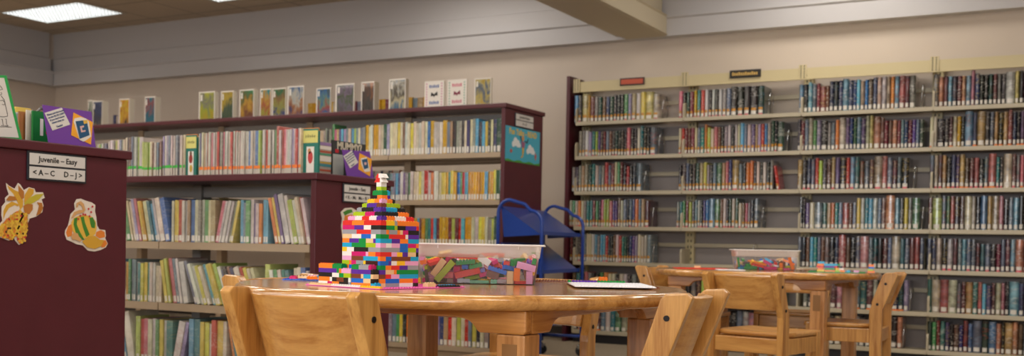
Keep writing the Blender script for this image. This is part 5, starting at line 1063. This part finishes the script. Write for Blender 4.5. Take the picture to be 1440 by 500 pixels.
# bucket, tray, box and books behind it on the near case
def lathe(prof, n=28):
    m = MB(); vs = []; fs = []; q = len(prof)
    for i in range(n):
        a = 2*math.pi*i/n
        for r_, z in prof: vs.append((r_*math.cos(a), r_*math.sin(a), z))
    for i in range(n):
        j = (i+1) % n
        for s_ in range(q-1): fs.append((i*q+s_, j*q+s_, j*q+s_+1, i*q+s_+1))
    return m.add(vs, fs, 0, True)
p = onX(33, 180, -3.14)
o = lathe([(.001, 0), (.030, 0), (.040, .097), (.045, .1), (.045, .103), (.039, .102), (.029, .004), (.001, .004)]).build('bucket', mat('grey_white_plastic', S(188, 188, 190), .35), loc=(p.x, p.y, MH+.0006)); tag(o, 'pale grey plastic bucket on the near bookcase behind the drawing', 'bucket')
def face_book(name, label, X, y0, y1, h, th, col, grp, art=None, lean=0):
    """a book standing with its cover facing +X"""
    t = thing(name, label, 'book', (X, (y0+y1)/2, MH+.0006), 0, grp)
    w = (y1-y0)/2; c = mat('cover_'+''.join(str(v)+'_' for v in col)[:-1], S(*col), .35)
    m = MB(); m.box((-.0025, -w, 0), (0, w, h)); m.box((-th, -w, 0), (-th+.0025, w, h)); m.box((-th, -w-.002, 0), (0, -w, h)); m.build('cover', c, t, weld=False)
    MB().box((-th+.0026, -w+.0005, .003), (-.0026, w-.004, h-.003)).build('page_block', PAGES, t)
    return t
a = onX(47, 180, -3.06).y; b = onX(72, 180, -3.06).y
fb = face_book('picture_book', 'picture book with green and red cover facing out on near bookcase', -3.06, a, b+.05, .108, .008, (24, 120, 52), 'books lying about on the near bookcase')
for c_, pts in ((REDB, [(0, .02), (.02, .05), (.014, .09), (-.004, .07), (-.012, .04)]), (WHITE, [(-.034, .03), (-.022, .03), (-.022, .085), (-.034, .085)])):
    MB().prism(pts, .0003, .0007, 'x').build('cover_print', c_, fb, weld=False)
face_book('picture_book', 'thin white picture book standing behind the green and red one', -3.075, a-.012, b+.03, .11, .006, (220, 214, 204), 'books lying about on the near bookcase')
face_book('picture_book', 'tan picture book standing behind the white one by the bucket', -3.088, a-.03, b, .104, .006, (176, 120, 72), 'books lying about on the near bookcase')
p = onX(25, 150, -3.25)
o = MB().box((-.03, -.03, 0), (.03, .03, .135)).build('small_carton', mat('yellow_carton', S(226, 196, 92), .6), loc=(p.x, p.y, MH+.0006), bevel=.002); tag(o, 'yellow and cream small carton standing behind the grey bucket', 'box')
p = onX(46, 155, -3.36)
t = thing('wire_tray', 'dark grey letter tray behind the purple notice on near bookcase', 'tray', (p.x, p.y, MH+.0006))
GM = mat('tray_grey', S(96, 94, 96), .35, metal=.4)
MB().box((-.11, -.08, .0), (.11, .08, .004)).build('tray_base', GM, t)
for x in (-.108, .108): MB().tube([(x, -.078, .006), (x, -.078, .12), (x, -.05, .145), (x, .05, .145), (x, .078, .12), (x, .078, .006)], .005, 8).build('side_frame', GM, t)
MB().box((-.102, -.06, .118), (.102, .06, .124)).build('upper_tray', GM, t)

# ------------------------------------------------------------------ dividers and books between the sets on the middle case
def front_flat(name, label, px0, px1, py0, Y, zb, th, col, cat, group=None, edge=None):
    xa, xb = onY(px0, 220, Y).x, onY(px1, 220, Y).x; h = onY((px0+px1)/2, py0, Y).z-zb
    t = thing(name, label, cat, ((xa+xb)/2, Y, zb+.0006), 0, group); w = (xb-xa)/2
    return t, w, h
TEAL = mat('teal_box', S(34, 116, 104), .4); STICKY = mat('yellow_sticky_note', S(214, 208, 122), .7)
def magbox(label, px0, px1, py0, pic, note_h):
    Y = MY0+.05; t, w, h = front_flat('magazine_box', label, px0, px1, py0, Y, MH, .2, None, 'magazine box', 'teal magazine boxes on the middle case')
    MB().box((-w, 0, 0), (w, .004, h)).build('front_panel', TEAL, t, bevel=.001)
    for s in (-1, 1): MB().box((s*w-(.003 if s > 0 else 0), .0042, 0), (s*w+(0 if s > 0 else .003), .014, h-.01)).build('side_panel', TEAL, t)
    MB().box((-w+.004, .005, .002), (w-.004, .0135, h+.004)).build('contents', mat('orange_booklets', S(208, 128, 62), .5), t)
    n = MB(); n.box((-w*.75, -.0012, h-.062), (w*.98, -.0004, h-.008)).build('sticky_note', STICKY, t)
    m = MB()
    for k in range(5): x = -w*.45+k*w*.25; m.box((x, -.0018, h-.04), (x+.002, -.0014, h-.028+.003*(k % 2))); m.box((x, -.0018, h-.034), (x+w*.2, -.0014, h-.0325))
    sc_ = m.build('handwriting', BLACK, t, weld=False); sc_['kind'] = 'stuff'
    MB().box((-w*.35, -.0010, .004), (w*.55, -.0004, h*.6)).build('picture_strip', WHITE, t)
    for c_, x, z, rx, rz_ in pic:
        MB().prism([(x*w+rx*math.cos(q*.5236), z*h+rz_*math.sin(q*.5236)) for q in range(12)], -.0016, -.0011, 'y').build('picture_detail', c_, t, weld=False)
magbox('teal magazine box with yellow note between the dotted reader sets', 259.5, 276, 190, [(K('rooster_red', (150, 50, 40)), .1, .42, .012, .022), (K('rooster_yellow', (196, 160, 60)), .15, .18, .010, .018), (K('rooster_brown', (120, 90, 70)), .1, .55, .008, .01)], .05)
magbox('teal magazine box with red bird picture at the set\'s right end', 423.5, 447, 181, [(K('bird_red', (190, 60, 60)), .12, .36, .014, .028), (K('bird_tan', (200, 140, 90)), .0, .5, .009, .012)], .05)
def upright_book(name, label, px0, px1, py0, Y, zb, th, cover, group, bits=(), cat='book', tilt=0):
    t, w, h = front_flat(name, label, px0, px1, py0, Y, zb, th, None, cat, group)
    m = MB(); m.box((-w, 0, 0), (w, .002, h)); m.box((-w, th-.002, 0), (w, th, h)); m.box((-w-.0015, 0, 0), (-w, th, h)); m.build('cover', cover, t, weld=False)
    MB().box((-w+.0002, .0022, .002), (w-.003, th-.0022, h-.002)).build('page_block', PAGES, t)
    for nm, c_, x0, x1, z0, z1 in bits: MB().box((x0*w, -.0007, z0*h), (x1*w, -.0002, z1*h)).build(nm, c_, t)
    return t, w, h
def side_book(label, px0, px1, py0, X, th, col, bits):
    ya, yb = onX(px0, 225, X).y, onX(px1, 225, X).y; h = onX((px0+px1)/2, py0, X).z-MH
    t = thing('picture_book', label, 'book', (X, (ya+yb)/2, MH+.0006), 0, 'books at the right end of the middle case top'); w = (yb-ya)/2
    m = MB(); m.box((-.0025, -w, 0), (0, w, h)); m.box((-th, -w, 0), (-th+.0025, w, h)); m.box((-th, -w-.0015, 0), (0, -w, h)); m.build('cover', col, t, weld=False)
    MB().box((-th+.0026, -w+.0002, .002), (-.0026, w-.003, h-.002)).build('page_block', PAGES, t)
    for nm, c_, x0, x1, z0, z1 in bits: MB().box((.0003, x0*w, z0*h), (.0008, x1*w, z1*h)).build(nm, c_, t)
    return t, w, h
side_book('striped picture book facing out beside the teal magazine box with red bird', 449.5, 465.5, 200, -3.09, .012, mat('stripe_grey', S(170, 160, 150), .4),
    [('stripe', K('lavender', (150, 124, 176)), -1, 1, .90, .99), ('stripe', WHITE, -1, 1, .78, .88), ('stripe', K('brick', (176, 84, 60)), -1, 1, .68, .74), ('stripe', K('sea_green', (80, 150, 120)), -1, 1, .6, .66), ('stripe', WHITE, -1, 1, .42, .58),
     ('stripe', K('mustard', (200, 170, 60)), -1, 1, .36, .4), ('stripe', K('teal_stripe', (70, 140, 150)), -1, 1, .26, .34), ('stripe', K('brick', (176, 84, 60)), -1, 1, .12, .18)])
t, w, h = side_book('dark picture book titled MUMMY? behind the purple notice', 467.5, 514, 200, -3.09, .01, mat('mummy_dark', S(52, 56, 58), .4),
    [('title_dot', REDB, -.85, -.65, .66, .76), ('figure', K('pale_figure', (176, 180, 172)), -.98, -.35, .04, .62)])
lettering('MUMMY?', .047, K('bone_white', (206, 198, 178)), face_px(.0005, 0, h*.86), t, bold=.04)

# ------------------------------------------------------------------ books displayed face out on top of the tall case
def art(name, cols, scale, seed):
    m = bpy.data.materials.new(name); m.use_nodes = True; n, l = nodes(m); b = n['Principled BSDF']; b.inputs['Roughness'].default_value = .25; b.inputs['Coat Weight'].default_value = .25; cols = [[v*.8 for v in c] for c in cols]
    tc = n.new('ShaderNodeTexCoord'); mp = n.new('ShaderNodeMapping'); mp.inputs['Location'].default_value = (seed*3.1, 0, seed*1.7); mp.inputs['Scale'].default_value = (scale, 1, scale*.8); l.new(tc.outputs['Generated'], mp.inputs[0])
    t = n.new('ShaderNodeTexNoise'); t.inputs['Scale'].default_value = 1.; t.inputs['Detail'].default_value = 4; t.inputs['Distortion'].default_value = 1.2; l.new(mp.outputs[0], t.inputs['Vector'])
    sp = n.new('ShaderNodeSeparateXYZ'); l.new(tc.outputs['Generated'], sp.inputs[0])
    ma = n.new('ShaderNodeMath'); ma.operation = 'MULTIPLY_ADD'; ma.inputs[1].default_value = .45; l.new(sp.outputs['Z'], ma.inputs[0]); m2 = n.new('ShaderNodeMath'); m2.operation = 'SUBTRACT'; m2.inputs[1].default_value = .22; l.new(t.outputs[0], m2.inputs[0]); l.new(m2.outputs[0], ma.inputs[2])
    r = n.new('ShaderNodeValToRGB'); k = len(cols); r.color_ramp.elements[0].position = .22; r.color_ramp.elements[0].color = (*S(*cols[0]), 1); r.color_ramp.elements[1].position = .8; r.color_ramp.elements[1].color = (*S(*cols[-1]), 1)
    for i in range(1, k-1):
        e = r.color_ramp.elements.new(.22+.58*i/(k-1)); e.color = (*S(*cols[i]), 1)
    l.new(ma.outputs[0], r.inputs[0]); l.new(r.outputs[0], b.inputs['Base Color']); return m
SLEEVE = mat('clear_sleeve_edge', S(222, 216, 208), .3)
DISP = [  # px left, right, top, visible side px, label, cover colours bottom to top
 (124, 131, 141, 14, 'white display book leftmost, half behind the near notice', [(60, 70, 60), (60, 90, 60), (200, 200, 190)]),
 (131, 144, 142, 12, 'dark navy display book with cream lower half', [(150, 146, 110), (60, 60, 70), (50, 66, 110), (80, 90, 120)]),
 (168, 182, 139, 10, 'orange and yellow display book with black figure', [(40, 36, 34), (210, 150, 40), (220, 190, 50), (214, 130, 40)]),
 (204, 218, 136, 11, 'teal display book with small red picture', [(30, 110, 130), (30, 100, 124), (150, 80, 80), (40, 120, 140)]),
 (280, 302, 129, 7, 'lime yellow display book', [(190, 170, 40), (170, 180, 40), (130, 130, 110), (196, 200, 40)]),
 (311, 328, 128, 7, 'mustard display book with dark green lower part', [(50, 80, 60), (70, 90, 60), (200, 170, 40), (150, 130, 40)]),
 (337, 357, 126, 8, 'green display book with yellow bird shape', [(120, 60, 30), (214, 160, 40), (90, 100, 40), (50, 140, 80)]),
 (366, 381, 125, 2, 'sky blue display book with orange shape', [(170, 160, 50), (180, 90, 50), (206, 160, 50), (60, 150, 150)]),
 (383, 402, 124, 2, 'dark green display book with yellow swirl', [(50, 60, 120), (160, 160, 70), (140, 100, 50), (30, 110, 60)]),
 (404.5, 427, 121, 2, 'blue display book with white sun burst', [(30, 50, 110), (170, 100, 40), (200, 200, 190), (50, 100, 160)]),
 (445, 465, 124, 2, 'blue display book with green fish shape', [(40, 90, 150), (170, 70, 60), (100, 150, 130), (40, 100, 170), (70, 90, 60)]),
 (472, 498, 118, 2, 'grey purple display book with green streak', [(90, 80, 90), (110, 100, 120), (70, 90, 50), (130, 110, 140), (50, 60, 50)]),
 (508, 526, 115, 11, 'black display book with orange top', [(50, 44, 40), (60, 52, 48), (80, 50, 36), (190, 110, 50)]),
 (547, 570, 111, 7, 'cream display book with four small figures', [(50, 110, 150), (210, 200, 160), (70, 60, 50), (200, 196, 180), (110, 150, 190)]),
 (597, 624, 114, 1, 'white display book with magenta edges and dark butterfly', None),
 (629, 656, 112, 1, 'white display book with teal edges and pink butterfly', None),
 (667, 690, 110, 5, 'yellow display book with blue shapes, rightmost', [(206, 170, 60), (210, 190, 100), (60, 90, 130), (214, 200, 130), (200, 170, 60)])]
for i, (a, b, ty, side, lab, cols) in enumerate(DISP):
    Y = TY0+.04; xa, xb = onY(a, 150, Y).x, onY(b, 150, Y).x; h = onY((a+b)/2, ty, Y).z-TH; w = (xb-xa)/2; th = max(.012, side/208*1.9*.55)
    t = thing('display_book', f'{lab}, face out on tall bookcase', 'book', ((xa+xb)/2, Y, TH+.0006), 0, 'books displayed face out on the tall bookcase')
    MB().box((-w, 0, 0), (w, th, h)).build('page_block', PAGES, t, bevel=.001)
    MB().box((-w-.001, -.002, 0), (w+.001, -.0002, h+.001)).build('sleeve', SLEEVE, t, bevel=.0005)
    if th > .03: MB().box((-w-.001, th+.0005, 0), (w+.001, th+.003, h-.004)).build('back_board', SLEEVE, t)
    g = .1
    if cols:
        MB().box((-w*.86, -.0032, h*.015), (w*.93, -.0022, h*.96)).build('cover_picture', art(f'cover_art_{i}', cols, 2.2, i+1), t)
        MB().box((-w*(1-2.4*g), -.0040, h*.68), (-w*.55, -.0034, h*.9)).build('spine_label', LABELM, t)
    else:
        c1 = K('magenta_border', (190, 60, 140)) if i == 14 else K('teal_border', (60, 150, 120)); c2 = K('title_blue', (90, 110, 160)) if i == 14 else K('title_pink', (200, 110, 130)); c3 = BLACK if i == 14 else K('butterfly_wine', (120, 30, 60))
        for k in range(9):
            for s in (-1, 1): MB().prism([(s*w*.78-.006, h*(.07+.1*k)), (s*w*.78+.007, h*(.09+.1*k)), (s*w*.78-.002, h*(.13+.1*k))], -.0028, -.0022, 'y').build('border_leaf', c1, t, weld=False)
        for z0, z1 in ((.74, .86), (.12, .24)):
            for k in range(5): MB().box((-w*.5+k*w*.21, -.0028, h*z0), (-w*.5+k*w*.21+w*.14, -.0022, h*(z1-.02*(k % 2)))).build('title_letter', c2, t)
        MB().prism([(-w*.35, h*.42), (-w*.3, h*.58), (0, h*.5), (w*.32, h*.6), (w*.36, h*.44), (w*.1, h*.45), (0, h*.38), (-w*.1, h*.44)], -.003, -.0022, 'y').build('butterfly', c3, t, weld=False)
n0 = len(BOOKS)
row(0, 0, 0, TY0+.30, TH, "z5 z5 u4 m4 z5 i4 u4 z5 z5 m4 s4 z5 u5 a5 z5 z5 m4 d4 z5 u5 z5 s4 a4 z5", 'behind the face-out books on tall bookcase', '', 'H', .088, .007, (.12, .15), (.0, .01), seed=33, name='paperback', thing_word='low paperback', group='low paperbacks behind the displayed books', X0=onY(432, 150, TY0+.3).x, X1=onY(602, 150, TY0+.3).x)
row(0, 0, 0, TY0+.30, TH, "n5 n5 i4 h5 a5 n4", 'behind the leftmost face-out books on tall bookcase', '', 'H', .088, .007, (.12, .15), (.0, .01), seed=34, name='paperback', thing_word='low paperback', group='low paperbacks behind the displayed books', X0=onY(158, 160, TY0+.3).x, X1=onY(172, 160, TY0+.3).x)
for o, lab, grp, sz, nm in BOOKS[n0:]: COL.objects.link(o); tag(o, lab, 'book', grp)
# plaques on the wall case canopy
def plaque(label, px, py, w, c1, c2):
    p = onY(px, py, WYF+.015); t = thing('range_plaque', label, 'sign', (p.x, WYF+.017, p.z), 0, 'plaques on the wall case canopy')
    MB().box((-w, -.006, -.030), (w, 0, .030)).build('plate', c1, t, bevel=.006)
    MB().box((-w+.012, -.0085, -.019), (w-.012, -.0064, .019)).build('inset', c2, t, bevel=.002)
    return t
t = plaque('small red-orange plaque on the canopy of the first bay', 889, 114.5, .105, mat('dark_plaque', S(60, 30, 24), .4), mat('plaque_red', S(196, 78, 44), .4))
t = plaque('small black plaque with golden letters on the second bay canopy', 1048, 103.5, .12, mat('black_plaque', S(36, 32, 28), .4), mat('plaque_dark', S(48, 42, 34), .4))
m = MB()
for k in range(12): m.box((-.098+k*.0165, -.0098, -.012), (-.098+k*.0165+.011, -.0088, .008+.005*((k*7) % 3 == 0)))
m.build('golden_letters', mat('plaque_gold', S(216, 178, 96), .35), t, weld=False)['kind'] = 'stuff'
# wire bookends closing the rows
def bookend(px, sh, bay, h=.16):
    z = WALL_Z[sh]; x = onY(px, 250, WYF+.02).x+.012; y = WYF+.02
    t = thing('wire_bookend', f'chrome wire bookend ending the {shn[sh]} shelf row of the {bayn[bay]}', 'bookend', (x, y, z+.001), 0, 'wire bookends on the wall case')
    MB().tube([(0, 0, .002), (.006, 0, h*.6), (.008, .01, h*.93), (.008, .03, h), (.008, .08, h), (.008, .1, h*.93), (.006, .11, h*.6), (0, .11, .002)], .0028, 8).build('wire_loop', STEEL, t)
    MB().tube([(.0, 0, .0025), (-.0, .11, .0025)], .0022, 6).build('foot', STEEL, t)
for px, sh, bay in ((927, 0, 0), (923, 1, 0), (904, 2, 0), (916, 3, 0), (918, 4, 0), (906, 5, 0), (1076, 0, 1), (1103, 1, 1), (1070, 3, 1), (1058, 4, 1), (1290, 0, 2), (1282, 2, 2), (1295, 3, 2), (1281, 5, 2), (1272, 6, 2)): bookend(px, sh, bay)
